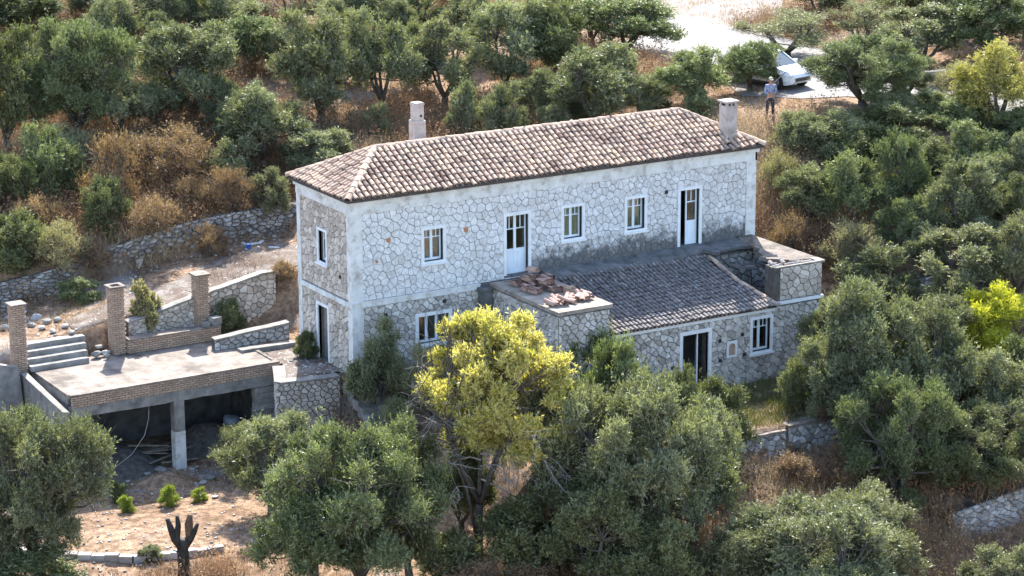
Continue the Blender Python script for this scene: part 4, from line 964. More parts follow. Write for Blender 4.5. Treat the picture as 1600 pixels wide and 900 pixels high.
# ------------------------------------------------------------------ car
def car():
    pc = at(1196, 131); rz = -1.36
    t = empty('car', (pc.x, pc.y, pc.z+.03), rz, label='white car parked on the road behind the olive branches', cat='car')
    def paint(name, c_, rough, met=0):
        m, tt, b, N, L = nodes(name); b.inputs['Base Color'].default_value = (*c_, 1); b.inputs['Roughness'].default_value = rough; b.inputs['Metallic'].default_value = met; b.inputs['Coat Weight'].default_value = .5 if rough < .4 else 0; return m
    wp = paint('white_car_paint', (.78, .79, .8), .3); gp = paint('tinted_glass', (.03, .045, .045), .08); tr = paint('tyre_rubber', (.02, .02, .02), .8); rm = paint('wheel_metal', (.4, .4, .42), .3, .8); bl = paint('black_trim', (.03, .03, .03), .5); hl = paint('lamp_lens', (.75, .77, .8), .1)
    L_, W_ = 4.4, 1.78
    # body: stations along x (front = +x), each a section half width, z bottom, z shoulder, z hood/deck
    sec = [(-2.2, .74, .42, .72, .84), (-2.1, .84, .3, .78, .98), (-1.4, .88, .22, .82, 1.0), (0, .89, .2, .82, .98), (.9, .88, .2, .8, .98), (1.25, .87, .22, .78, .95), (1.9, .82, .24, .72, .84), (2.12, .72, .3, .62, .72), (2.2, .6, .38, .55, .6)]
    m = MB(); vs = []
    for x, hw_, zb, zs_, zt in sec:
        vs += [(x, -hw_*.92, zb), (x, -hw_, zb+.18), (x, -hw_, zs_), (x, -hw_*.86, zt), (x, hw_*.86, zt), (x, hw_, zs_), (x, hw_, zb+.18), (x, hw_*.92, zb)]
    fs = []
    for i in range(len(sec)-1):
        for k in range(8): fs.append((i*8+k, i*8+(k+1) % 8, i*8+8+(k+1) % 8, i*8+8+k))
    fs += [tuple(range(8)), tuple(len(vs)-1-k for k in range(8))]
    m.add(vs, fs); body = m.build('body', wp, t, smooth=False)
    bv = body.modifiers.new('bevel', 'BEVEL'); bv.width = .05; bv.segments = 3; bv.limit_method = 'ANGLE'; bv.angle_limit = .3
    m = MB(); cs_ = [(-2.0, .74, .98), (-1.45, .64, 1.42), (-.2, .64, 1.47), (.35, .62, 1.42), (1.15, .76, .97)]; vs = []
    for x, hw_, z in cs_: vs += [(x, -hw_, z), (x, hw_, z)]
    for x, hw_, z in cs_: vs += [(x, -.78, .95), (x, .78, .95)]
    fs = [(2*i, 2*i+1, 2*i+3, 2*i+2) for i in range(4)]+[(2*i, 2*i+2, 10+2*i+2, 10+2*i) for i in range(4)]+[(2*i+3, 2*i+1, 10+2*i+1, 10+2*i+3) for i in range(4)]+[(0, 10, 11, 1), (8, 9, 19, 18)]
    m.add(vs, fs); m.build('windows', gp, t)
    m = MB(); m.add([(-1.45, -.645, 1.425), (-.2, -.645, 1.475), (.35, -.625, 1.425), (.35, .625, 1.425), (-.2, .645, 1.475), (-1.45, .645, 1.425)], [(0, 1, 4, 5), (1, 2, 3, 4)]); m.v += [(x, y, z+.03) for x, y, z in m.v]; m.c += [.5]*6; m.f += [(6, 7, 10, 11), (7, 8, 9, 10)]
    for s in (-1, 1):
        for a_, b_ in (((-2.0, .745, .98), (-1.45, .65, 1.44)), ((.35, .635, 1.44), (1.15, .765, .97)), ((-.45, .785, .97), (-.4, .655, 1.46))):
            m.tube([(a_[0], s*a_[1], a_[2]), (b_[0], s*b_[1], b_[2])], [.035, .035], 5)
    m.build('roof', wp, t)
    for x in (-1.35, 1.38):
        for s in (-1, 1):
            m = MB(); m.tube([(x, s*.9, .33), (x, s*.68, .33)], [.33, .33], 20); wo_ = m.build('wheel', tr, t)
            m = MB(); m.tube([(x, s*.912, .33), (x, s*.905, .33)], [.2, .21], 14); m.build('rim', rm, wo_)
            m = MB(); m.tube([(x, s*.897, .36), (x, s*.8, .36)], [.39, .39], 20); m.build('wheel_arch', bl, t)
    for s in (-1, 1):
        m = MB(); m.box(1.98, 2.13, s*.62-.16, s*.62+.16, .6, .74, rz=-s*.35); m.build('headlight', hl, t)
        m = MB(); m.box(.8, .95, s*.98-.1, s*.98+.1, .98, 1.1); m.build('mirror', wp, t)
    m = MB(); m.box(2.1, 2.215, -.5, .5, .4, .56); m.build('grille', bl, t)
    m = MB(); m.box(-1.2, 1.2, -.9, .9, .2, .3); m.build('sill', bl, t)
car()
# ------------------------------------------------------------------ person
def skin_mesh(name, verts, edges, rads, mat, parent, sub=1):
    me = bpy.data.meshes.new(name); me.from_pydata(verts, edges, []); o = bpy.data.objects.new(name, me); COL.objects.link(o)
    md = o.modifiers.new('skin', 'SKIN'); md.use_smooth_shade = True
    for v, r in zip(me.skin_vertices[0].data, rads): v.radius = (r if isinstance(r, tuple) else (r, r))
    me.skin_vertices[0].data[0].use_root = True
    sb = o.modifiers.new('sub', 'SUBSURF'); sb.levels = sub; sb.render_levels = sub
    me.materials.append(mat); o.parent = parent; return o
def person():
    p = at(1203, 184)
    dirc = math.atan2(CAM[1]-p.y, CAM[0]-p.x)   # faces the viewer
    t = empty('person', (p.x, p.y, p.z-.02), dirc+PI/2+.25, label='person in blue grey shirt, dark trousers and pale cap, arms folded, standing near the car', cat='person')
    sk = mat_simple('skin', [(.3, (.36, .2, .14)), (.7, (.45, .26, .18))], 5, bmp=0); shirt = mat_simple('blue_grey_shirt', [(.35, (.15, .17, .27)), (.65, (.36, .38, .48))], 9, bmp=.1); tro = mat_simple('dark_trousers', [(.3, (.02, .024, .03)), (.7, (.045, .05, .06))], 4, bmp=.1); cap = mat_simple('beige_cap', [(.3, (.4, .35, .25)), (.7, (.5, .45, .35))], 4, bmp=0)
    # facing -y locally
    V_ = [(0, 0, .98), (0, .01, 1.2), (0, 0, 1.4), (0, -.01, 1.5), (0, -.03, 1.6), (0, -.03, 1.72),
          (.09, 0, .93), (.12, -.02, .5), (.13, .0, .09), (.14, -.14, .04), (-.09, 0, .93), (-.13, -.03, .5), (-.16, .01, .09), (-.18, -.13, .04),
          (.19, 0, 1.43), (.25, -.02, 1.15), (.1, -.2, 1.12), (.0, -.22, 1.15), (-.19, 0, 1.43), (-.25, -.02, 1.15), (-.1, -.2, 1.08), (.0, -.24, 1.08)]
    E_ = [(0, 1), (1, 2), (2, 3), (3, 4), (4, 5), (0, 6), (6, 7), (7, 8), (8, 9), (0, 10), (10, 11), (11, 12), (12, 13), (2, 14), (14, 15), (15, 16), (16, 17), (2, 18), (18, 19), (19, 20), (20, 21)]
    R_ = [(.11, .08), (.1, .075), (.11, .075), .055, (.075, .09), (.07, .08), .09, .062, .045, .04, .09, .062, .045, .04, .06, .045, .036, .03, .06, .045, .036, .03]
    skin_mesh('body', V_, E_, R_, sk, t)
    Vs = [(0, 0, .93), (0, .01, 1.2), (0, 0, 1.4), (0, 0, 1.48), (.19, 0, 1.43), (.25, -.02, 1.15), (.13, -.17, 1.125), (-.19, 0, 1.43), (-.25, -.02, 1.15), (-.13, -.17, 1.09)]
    skin_mesh('shirt', Vs, [(0, 1), (1, 2), (2, 3), (2, 4), (4, 5), (5, 6), (2, 7), (7, 8), (8, 9)], [(.17, .125), (.165, .12), (.17, .115), .07, .075, .06, .048, .075, .06, .048], shirt, t)
    skin_mesh('trousers', [(0, 0, 1.0), (0, 0, .92), (.095, 0, .86), (.12, -.02, .5), (.13, 0, .13), (-.095, 0, .86), (-.13, -.03, .5), (-.16, .01, .13)], [(0, 1), (1, 2), (2, 3), (3, 4), (1, 5), (5, 6), (6, 7)], [(.155, .12), (.15, .12), .11, .08, .065, .11, .08, .065], tro, t)
    skin_mesh('shoe', [(.13, .03, .04), (.14, -.15, .035)], [(0, 1)], [.05, .045], tro, t); skin_mesh('shoe', [(-.16, .04, .04), (-.19, -.14, .035)], [(0, 1)], [.05, .045], tro, t)
    bm = bmesh.new(); bmesh.ops.create_uvsphere(bm, u_segments=14, v_segments=8, radius=1)
    for v in bm.verts: v.co = Vector((v.co.x*.095, v.co.y*.11-.025, 1.71+max(v.co.z, -.05)*.1))
    r_ = bmesh.ops.create_cone(bm, cap_ends=True, segments=12, radius1=.09, radius2=.09, depth=.012)
    for v in r_['verts']: v.co = Vector((v.co.x*.95, v.co.y*1.1-.12, v.co.z+1.7))
    me_ = bpy.data.meshes.new('cap'); bm.to_mesh(me_); bm.free(); me_.materials.append(cap); o = bpy.data.objects.new('cap', me_); COL.objects.link(o); o.parent = t
    f = MB()
    for s in (-1, 1):
        f.box(s*.032-.012, s*.032+.012, -.119, -.105, 1.652, 1.662, .2)
        for k in range(4): f.tube([(s*.02, -.23, 1.14-.02*k+s*.0), (-s*.05, -.262, 1.145-.02*k), (-s*.085, -.25, 1.14-.02*k)], [.011, .01, .008], 5)
        f.tube([(s*.02, -.22, 1.16), (-s*.03, -.24, 1.19)], [.012, .009], 5); f.tube([(s*.1, -.03, 1.64), (s*.102, -.03, 1.6)], [.018, .012], 5)
    f.tube([(0, -.11, 1.65), (0, -.14, 1.615)], [.01, .016], 5); f.build('hand', sk, t)['label'] = 'folded hands, nose and ears'
person()
p = at(1187, 150); c = MB(); c.tube([(p.x, p.y, p.z), (p.x+1.5, p.y-.3, p.z+1.25)], [.025, .02], 6); tag(c.build('leaning_pole', M['dead']), 'thin pale pole leaning beside the person near the car', 'pole')

# ------------------------------------------------------------------ vegetation
def unit(v): return v/np.maximum(np.linalg.norm(v, axis=-1, keepdims=True), 1e-9)
def leafcloud(rs, C, Rr, ns, nl, L, Wd, upb=.5, slen=.3, spread=.6, val=None, hv=None):
    """sprigs of leaves radiating from lobe centres; returns quads and values"""
    nlobe = len(C); k = rs.randint(0, nlobe, ns) if True else 0
    pr = Rr**2; k = rs.choice(nlobe, ns, p=pr/pr.sum())
    d = unit(rs.normal(size=(ns, 3))+np.array([0, 0, upb]))
    b = C[k]+d*Rr[k][:, None]*rs.uniform(.35, .98, (ns, 1))**.6
    ax = unit(d*.6+np.array([0, 0, .6])+rs.normal(size=(ns, 3))*.35)
    sl = slen*rs.uniform(.5, 1.2, (ns, 1))*np.where(rs.rand(ns, 1) < .12, 1.7, 1)
    t = rs.uniform(0, 1, (ns, nl, 1))
    p = b[:, None]+ax[:, None]*sl[:, None]*t
    ld = unit(ax[:, None]*.7+rs.normal(size=(ns, nl, 3))*spread)
    sd_ = unit(np.cross(ld, rs.normal(size=(ns, nl, 3))))
    ll = L*rs.uniform(.6, 1.3, (ns, nl, 1)); ww = Wd*rs.uniform(.7, 1.2, (ns, nl, 1))
    V = np.stack([p, p+ld*ll*.5+sd_*ww*.5, p+ld*ll, p+ld*ll*.5-sd_*ww*.5], 2).reshape(-1, 4, 3)
    lv = rs.uniform(.0, .2, nlobe)[k]+(hv[k] if hv is not None else .1)
    v = np.clip(lv+rs.uniform(0, .5, ns)**1.3+.0, 0, 1)[:, None]+rs.uniform(0, .35, (ns, nl))
    return V, v.reshape(-1)
def tree_mesh(kind, seed, R_=2.3, Ht=4.3, nlobe=34, ns=3000, nl=12, L=.15, Wd=.046, trunk_h=.9, flat=1.0, lr=(.26, .42), fork=3, open_=.0, upb=.45, low=.05, slen=.4, trunk_r=.17, twigs=True, nhead=13, nsub=8, hrad=(.2, .36)):
    rs = np.random.RandomState(seed); cz = trunk_h+(Ht-trunk_h)*.42; rz_ = (Ht-trunk_h)*.5*flat
    heads = []; tries = 0
    while len(heads) < nhead and tries < 4000:
        tries += 1
        a_ = rs.uniform(0, 2*PI); q = rs.uniform(0, 1)**.6; zz = rs.uniform(0, 1)
        prof = math.sqrt(max(.05, 1-((zz-.38)/.68)**2))
        p = np.array([math.cos(a_)*q*R_*.72*prof, math.sin(a_)*q*R_*.72*prof, trunk_h+low+R_*.16+zz*(Ht-trunk_h-low-R_*.36)])
        if open_ and q < .5 and zz < .6 and rs.rand() < open_: continue
        hr_ = R_*rs.uniform(*hrad)
        if any(np.linalg.norm((p-h_)*np.array([1, 1, .8])) < (hr_+r_)*.62 for h_, r_ in heads): continue
        heads.append((p, hr_))
    C = []; Rr = []; hid = []
    for hi_, (p, hr_) in enumerate(heads):
        for k in range(nsub):
            d = unit(rs.normal(size=3)+np.array([0, 0, .25])); r = rs.uniform(.35, .85)*hr_
            C.append(p+d*r*np.array([1, 1, 1.1])); Rr.append(hr_*rs.uniform(.26, .5)); hid.append(hi_)
    C = np.array(C); Rr = np.array(Rr)
    V, v = leafcloud(rs, C, Rr, ns, nl, L, Wd, upb, slen, hv=rs.uniform(0, .3, len(heads))[np.array(hid)])
    m = MB(); wood = random.Random(seed)
    fk = []
    for i in range(fork):
        a_ = 2*PI*i/fork+wood.uniform(-.5, .5); fk.append(a_)
    t0 = Vector((0, 0, -.4)); tf = Vector((wood.uniform(-.1, .1), wood.uniform(-.1, .1), trunk_h*.55))
    m.tube([t0, Vector((0, 0, 0)), tf], [trunk_r*1.5, trunk_r*1.15, trunk_r], 8)
    mids = []
    for a_ in fk:
        r = R_*wood.uniform(.25, .42); e = Vector((math.cos(a_)*r, math.sin(a_)*r, cz+wood.uniform(-.3, .3)*rz_))
        m1 = tf.lerp(e, .45)+Vector((math.cos(a_)*.12, math.sin(a_)*.12, -.05))
        m.tube([tf, m1, e], [trunk_r*.72, trunk_r*.5, trunk_r*.28], 6); mids += [m1.lerp(e, .2), m1.lerp(e, .6), e]
    if twigs:
        for p in C[::2]:
            p = Vector(p); q = min(mids, key=lambda z: (z-p).length+(.5 if z.z > p.z else 0)); md_ = q.lerp(p, .5)+Vector((wood.uniform(-.12, .12), wood.uniform(-.12, .12), -.08))
            m.tube([q, md_, p], [trunk_r*.24, trunk_r*.16, .012], 4, cap=False)
            for _ in range(3):
                d = Vector((wood.gauss(0, 1), wood.gauss(0, 1), wood.gauss(.4, 1))).normalized()*R_*.26; m.tube([md_.lerp(p, .6), p+d], [.02, .005], 3, cap=False)
    return V, v, m
PROTO = {}
def proto(kind, **kw):
    V, v, m = tree_mesh(kind, **kw)
    cr = npmesh('crown', V, 4, v, LM['olive']); tr = m.build('trunk', M['bark'], smooth=True)
    PROTO[kind] = (cr, tr, kw.get('R_', 2.3), kw.get('Ht', 4.3))
    for o in (cr, tr): COL.objects.unlink(o)
for i in range(7): proto(f'olive{i}', seed=20+i, ns=3300, fork=3+i % 2, open_=.5 if i % 2 else .2, nhead=[14, 11, 16, 12, 15, 10, 13][i], Ht=[4.3, 4.6, 4.1, 4.8, 4.3, 4.4, 4.0][i])
for i in range(3): proto(f'sparse{i}', seed=50+i, ns=1900, nhead=13, hrad=(.18, .3), open_=.5, fork=4, L=.1, Wd=.028)
for i in range(3): proto(f'bush{i}', seed=60+i, ns=2700, nhead=12, trunk_h=.1, Ht=3.0, R_=1.9, low=-.1, fork=5, trunk_r=.07, hrad=(.22, .38))
for i in range(3): proto(f'big{i}', seed=70+i, ns=6400, nhead=26, hrad=(.14, .27), R_=2.7, Ht=5.2, fork=4, L=.13, Wd=.042, trunk_h=.9, trunk_r=.2)
for i in range(3): proto(f'thicket{i}', seed=90+i, ns=1500, nl=11, nhead=22, hrad=(.1, .24), trunk_h=.1, Ht=2.4, R_=2.1, low=-.1, fork=6, trunk_r=.05, L=.09, Wd=.03, slen=.5)
for i in range(3): proto(f'huge{i}', seed=110+i, ns=12000, nhead=44, nsub=8, hrad=(.09, .19), R_=3.8, Ht=5.8, fork=5, L=.125, Wd=.037, trunk_h=.9, trunk_r=.22)
proto('cone', seed=80, ns=1500, nhead=6, R_=.9, Ht=2.6, trunk_h=.2, trunk_r=.05, upb=1.2, hrad=(.3, .5))
proto('clump', seed=81, ns=520, nhead=4, upb=0.0, R_=.5, Ht=.6, trunk_h=.03, trunk_r=.02, L=.11, Wd=.045, low=-.03, hrad=(.5, .7), slen=.08)
rt_ = random.Random(77)
TREES = []
def plant(name, kind, px, base, top, wpx, leaf, label, cat='olive tree', group=None, dx=0):
    p = at(px, base); _, _, z = project((p.x, p.y, p.z)); s = F/z
    cr, tr, R0, H0 = PROTO[kind]
    if kind not in ('clump', 'cone') and leaf != 'brown': wpx *= 1.24; top -= .07*(base-top)
    Rw = wpx/2/s; Hh = max(.4, (base-top)/(s*math.cos(PIT)))-Rw*.12
    t = empty(name, (p.x, p.y, p.z-.05), rt_.uniform(0, 2*PI), label=label, cat=cat, group=group)
    k = (Rw/R0*.93, Rw/R0*.93, Hh/H0*.97); t.scale = k
    for o in (cr, tr):
        c = o.copy(); COL.objects.link(c); c.parent = t
        if o is cr:
            c.material_slots[0].link = 'OBJECT'; c.material_slots[0].material = LM[leaf]
    TREES.append((p.x, p.y, Rw)); return t
O = 'olive trees around the house'
T = [
 # foreground, left to right
 ('olive_tree', 'huge0', 62, 905, 618, 265, 'olive', 'large leafy olive at the lower left edge, in front of the shelter'),
 ('shrub', 'bush0', 50, 945, 852, 190, 'green', 'low green growth under the lower left corner olive'),
 ('olive_tree', 'huge1', 560, 925, 636, 300, 'green', 'broad dense olive in the front, left of the yellow tree'),
 ('olive_tree', 'olive1', 425, 800, 640, 150, 'olive', 'smaller olive in front of the shelter right bay, touching the broad front olive'),
 ('olive_tree', 'olive2', 490, 930, 760, 170, 'green', 'low dark olive under the broad front olive, beside the yard'),
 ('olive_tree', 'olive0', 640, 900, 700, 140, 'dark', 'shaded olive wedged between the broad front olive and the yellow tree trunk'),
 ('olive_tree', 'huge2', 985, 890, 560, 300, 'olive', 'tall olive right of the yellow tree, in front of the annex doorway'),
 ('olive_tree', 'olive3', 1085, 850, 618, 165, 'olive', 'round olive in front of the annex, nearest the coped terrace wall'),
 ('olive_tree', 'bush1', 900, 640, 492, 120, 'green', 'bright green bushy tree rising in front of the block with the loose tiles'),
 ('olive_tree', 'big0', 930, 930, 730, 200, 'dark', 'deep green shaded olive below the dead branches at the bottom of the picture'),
 ('olive_tree', 'olive5', 592, 668, 505, 92, 'olive', 'small slender olive growing against the near corner of the house'),
 ('shrub', 'sparse0', 672, 665, 535, 110, 'grey', 'half bare grey shrub under the wide low window'),
 ('shrub', 'sparse1', 655, 640, 560, 90, 'dark', 'dark shrub between the corner olive and the yellow tree'),
 ('olive_tree', 'huge0', 1270, 985, 760, 330, 'olive', 'silvery olive filling the bottom edge right of centre'),
 ('olive_tree', 'bush2', 1170, 960, 815, 150, 'olive', 'low green olive at the bottom edge, left of the silvery olive'),
 ('olive_tree', 'big2', 1565, 975, 848, 150, 'grey', 'silvery olive cut by the lower right corner'),
 ('shrub', 'bush1', 770, 960, 860, 200, 'brown', 'brown brush along the bottom edge below the yellow tree'),
 ('olive_tree', 'olive4', 720, 830, 690, 110, 'dark', 'dark olive behind the yellow tree trunk, on its left'),
 ('olive_tree', 'olive5', 1030, 960, 800, 160, 'dark', 'dark olive at the bottom edge left of the green and silvery ones'),
 ('shrub', 'bush0', 820, 900, 770, 150, 'dark', 'dark undergrowth at the foot of the yellow tree, right of its trunk'),
 ('shrub', 'bush2', 700, 920, 830, 110, 'dark', 'dark undergrowth left of the yellow tree trunk at the bottom edge'),
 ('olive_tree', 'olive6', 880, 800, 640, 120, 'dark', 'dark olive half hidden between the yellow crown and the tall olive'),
 ('olive_tree', 'olive3', 385, 740, 655, 70, 'grey', 'small silvery olive sprout before the right post of the shelter'),
 # right mass
 ('olive_tree', 'olive0', 955, 800, 545, 130, 'green', 'green olive whose top touches the annex eave, right of the loose tiles'),
 ('olive_tree', 'olive2', 1045, 800, 590, 110, 'olive', 'olive directly below the left jamb of the annex doorway'),
 ('olive_tree', 'olive1', 860, 760, 560, 130, 'olive', 'olive filling the space right behind the yellow crown'),
 ('olive_tree', 'olive5', 1120, 760, 640, 90, 'olive', 'right hand lobe of the olives in front of the annex'),
 ('olive_tree', 'big2', 1360, 940, 760, 190, 'grey', 'silvery olive joined to the right of the bottom edge one'),
 ('shrub', 'bush0', 1240, 760, 700, 120, 'brown', 'brown brush right under the coped terrace wall'),
 ('shrub', 'bush1', 1430, 860, 800, 80, 'brown', 'brown brush before the field wall'),
 ('shrub', 'sparse2', 620, 720, 620, 90, 'grey', 'grey twiggy shrub at the foot of the stairs'),
 ('olive_tree', 'olive2', 1475, 560, 460, 100, 'olive', 'olive left of the bright yellow bush'),
 ('olive_tree', 'olive6', 1430, 400, 310, 80, 'green', 'green olive right behind the pointed sapling'),
 ('olive_tree', 'olive1', 1545, 330, 240, 80, 'olive', 'olive squeezed between pale topped crown and right edge'),
 ('olive_tree', 'big1', 1345, 690, 440, 190, 'olive', 'upright olive standing against the right end of the annex'),
 ('olive_tree', 'olive3', 1300, 670, 520, 110, 'olive', 'thin leaved olive overlapping the last annex quoins'),
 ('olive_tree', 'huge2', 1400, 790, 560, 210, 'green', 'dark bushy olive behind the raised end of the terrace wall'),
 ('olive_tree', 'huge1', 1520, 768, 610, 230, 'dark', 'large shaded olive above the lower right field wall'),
 ('olive_tree', 'olive4', 1440, 690, 480, 170, 'olive', 'olive in the middle of the right hand grove, left of the yellow bush'),
 ('olive_tree', 'olive5', 1580, 700, 548, 150, 'olive', 'olive at the right edge just below the yellow bush'),
 ('olive_tree', 'olive1', 1490, 640, 540, 110, 'olive', 'round olive directly beneath the yellow bush'),
 ('yellow_bush', 'bush1', 1540, 548, 446, 120, 'gold', 'bright yellow bush among the right hand olives'),
 ('olive_tree', 'olive2', 1620, 640, 520, 100, 'green', 'green tree at the right edge beside the yellow bush'),
 ('olive_tree', 'olive3', 1510, 480, 350, 160, 'grey', 'wide pale olive above the yellow bush'),
 ('olive_tree', 'olive0', 1590, 470, 345, 110, 'grey', 'pale olive at the right edge, next to the wide pale one'),
 ('olive_tree', 'bush0', 1375, 470, 385, 120, 'olive', 'bushy olive above the upright one at the annex end'),
 ('olive_tree', 'cone', 1385, 395, 328, 42, 'green', 'small pointed bright green sapling in the middle of the right hand slope'),
 ('olive_tree', 'cone', 1395, 470, 432, 46, 'green', 'little fresh green sapling right behind the annex end olive'),
 ('olive_tree', 'olive4', 1440, 430, 350, 80, 'olive', 'small olive right of the pointed sapling'),
 ('olive_tree', 'olive5', 1335, 360, 235, 125, 'green', 'round dense green olive on the slope right of the house'),
 ('olive_tree', 'bush2', 1325, 265, 202, 90, 'dark', 'low dark creeper covered dome above the round dense olive'),
 ('olive_tree', 'olive1', 1262, 350, 255, 95, 'olive', 'olive nearest the right end of the main roof'),
 ('olive_tree', 'olive2', 1408, 345, 215, 85, 'green', 'tall bright green olive between the round dense olive and the pale wide crown'),
 ('olive_tree', 'olive0', 1500, 385, 255, 125, 'olive', 'olive with a wide pale topped crown on the right hand slope'),
 ('olive_tree', 'olive3', 1582, 370, 270, 90, 'dark', 'dark olive at the right edge beside the wide pale topped crown'),
 ('olive_tree', 'olive4', 1455, 290, 215, 100, 'dark', 'shaded olive on the slope below the road, right of centre of the grove'),
 ('olive_tree', 'olive5', 1530, 290, 190, 120, 'green', 'green olive below the yellow leaved roadside tree'),
 ('olive_tree', 'olive1', 1600, 290, 200, 90, 'olive', 'olive at the right edge below the yellow leaved roadside tree'),
 ('shrub', 'bush2', 1380, 180, 138, 90, 'olive', 'olive shrub hiding the road edge right of the forked trunk'),
 ('shrub', 'bush0', 1455, 185, 140, 90, 'green', 'green shrub on the road edge below the block wall'),
 ('shrub', 'bush1', 1525, 195, 150, 90, 'dark', 'dark shrub on the road edge left of the yellow leaved tree'),
 ('shrub', 'bush2', 1590, 215, 165, 90, 'green', 'green shrub at the right edge under the yellow leaved tree'),
 ('olive_tree', 'olive3', 1420, 150, 80, 80, 'olive', 'olive at the right shoulder of the large spreading one'),
 ('shrub', 'sparse1', 1500, 150, 95, 90, 'pale', 'dry grey thicket between the block wall and the yellow leaved tree'),
 ('shrub', 'bush1', 1290, 245, 172, 120, 'olive', 'spreading shrub on the bank just below the large spreading roadside olive'),
 ('shrub', 'bush0', 1395, 225, 160, 130, 'dark', 'dark thicket below the road between the spreading olive and the right edge'),
 ('shrub', 'bush2', 1480, 205, 150, 90, 'green', 'green thicket beside the low block wall'),
 ('shrub', 'sparse1', 1235, 235, 190, 70, 'pale', 'dry pale shrub right below the standing person'),
 ('shrub', 'sparse0', 1215, 300, 235, 60, 'pale', 'dry straw coloured shrub beside the right end of the main roof'),
 ('shrub', 'sparse0', 1330, 430, 345, 100, 'pale', 'leafless looking pale thicket right of the collapsed annex end'),
 ('shrub', 'sparse2', 1230, 400, 330, 80, 'brown', 'brown thicket behind the broken parapet slab'),
 ('olive_tree', 'olive6', 1440, 760, 640, 130, 'dark', 'dark olive low in the right grove above the brown thicket'),
 ('olive_tree', 'olive2', 1590, 750, 650, 110, 'dark', 'dark olive at the right edge above the field wall'),
 ('olive_tree', 'olive0', 1290, 600, 470, 90, 'grey', 'thin silvery olive leaning over the end of the annex wall'),
 ('olive_tree', 'olive6', 1250, 240, 175, 80, 'olive', 'small olive on the bank between the person and the round dense olive'),
 ('shrub', 'bush0', 1540, 400, 340, 90, 'olive', 'low olive shoot growth in the gap at the right of the pale topped crown'),
 ('olive_tree', 'olive1', 1680, 560, 470, 110, 'olive', 'olive mostly outside the right edge beside the green tree'),
 # upper right
 ('olive_tree', 'huge1', 1348, 165, 42, 200, 'green', 'large spreading olive with a forked trunk beside the road'),
 ('olive_tree', 'sparse1', 1228, 90, 2, 165, 'grey', 'thin grey olive leaning over the parked car'),
 ('olive_tree', 'olive2', 1170, 142, 66, 100, 'green', 'small green olive hiding the middle of the car'),
 ('olive_tree', 'sparse0', 1345, 75, 0, 130, 'grey', 'thin grey olive behind the large spreading one'),
 ('olive_tree', 'olive3', 1440, 105, 5, 150, 'olive', 'dark olive above the low block wall at the top right'),
 ('olive_tree', 'olive0', 1545, 85, -20, 160, 'green', 'tall green tree at the top right corner'),
 ('yellow_tree', 'olive5', 1560, 200, 62, 150, 'mixed', 'yellow leaved tree at the right edge beside the road'),
 ('olive_tree', 'olive4', 1400, 40, -50, 120, 'dark', 'dark crown cut by the top edge near the right corner'),
 ('olive_tree', 'olive1', 1285, 30, -50, 110, 'olive', 'crown cut by the top edge above the thin grey olive'),
 ('olive_tree', 'olive3', 1600, 60, -40, 90, 'dark', 'dark crown filling the top right corner'),
 ('olive_tree', 'olive6', 1500, 60, -60, 110, 'olive', 'olive crown at the top edge between two dark crowns on the right'),
 # upper middle
 ('olive_tree', 'olive1', 240, 200, 120, 100, 'olive', 'olive just left below the wide upper left olive'),
 ('olive_tree', 'bush0', 350, 290, 225, 80, 'olive', 'bushy olive in front of the thin stemmed one'),
 ('shrub', 'bush1', 200, 260, 200, 90, 'brown', 'low brown brush under the large dark green olive'),
 ('olive_tree', 'olive5', 300, 50, -40, 90, 'green', 'green crown at the top edge right of the thin greyish tree'),
 ('olive_tree', 'olive2', 250, 60, -20, 80, 'olive', 'small crown right under the thin greyish tree'),
 ('olive_tree', 'olive0', 620, 80, 0, 80, 'olive', 'crown left behind the silvery forked olive near the top edge'),
 ('olive_tree', 'olive3', 530, 90, 0, 90, 'grey', 'grey crown near the top edge right of the leaning double trunk'),
 ('olive_tree', 'olive6', 870, 70, -30, 90, 'olive', 'crown at the top edge left of the green one by the road'),
 ('olive_tree', 'olive4', 955, 140, 70, 80, 'olive', 'crown between the reaching branch and the wide olive'),
 ('olive_tree', 'bush2', 860, 215, 160, 60, 'olive', 'small bush touching the ridge left of the wide olive'),
 ('olive_tree', 'bush0', 590, 215, 165, 50, 'grey', 'small grey bush just behind the left end of the ridge'),
 ('shrub', 'bush1', 60, 370, 300, 90, 'brown', 'brown brush below the bushy olive on the left slope'),
 ('shrub', 'bush0', 300, 330, 270, 90, 'brown', 'brown brush in the middle of the slope above the wall'),
 ('shrub', 'bush2', 140, 420, 370, 90, 'brown', 'brown brush growing over the left part of the dry stone wall'),
 ('shrub', 'sparse1', 420, 250, 205, 80, 'brown', 'rusty bush left of the low olive behind the hip'),
 ('olive_tree', 'olive4', 180, 110, 0, 110, 'olive', 'olive between the large dark green one and the thin greyish tree'),
 ('olive_tree', 'olive3', 70, 150, 50, 120, 'olive', 'olive overlapping the left side of the large dark green crown'),
 ('olive_tree', 'olive1', 470, 120, 40, 110, 'olive', 'olive crown between the green topped one and the leaning double trunk'),
 ('olive_tree', 'olive6', 740, 95, -10, 100, 'grey', 'grey olive at the top left of the blue green one'),
 ('olive_tree', 'olive0', 845, 190, 110, 80, 'olive', 'upright olive between the small ridge olive and the wide one'),
 ('olive_tree', 'olive5', 925, 70, -20, 90, 'green', 'green olive at the top edge left of the reaching branch'),
 ('olive_tree', 'olive2', 350, 210, 135, 80, 'olive', 'olive between the wide upper left one and the thin stemmed one'),
 ('olive_tree', 'olive3', 150, 40, -50, 100, 'olive', 'crown at the top edge right of the top left corner crown'),
 ('shrub', 'bush2', 120, 300, 250, 70, 'green', 'green bush beside the bushy olive low on the left slope'),
 ('shrub', 'sparse2', 330, 400, 345, 70, 'brown', 'brown weeds growing out of the top of the dry stone wall'),
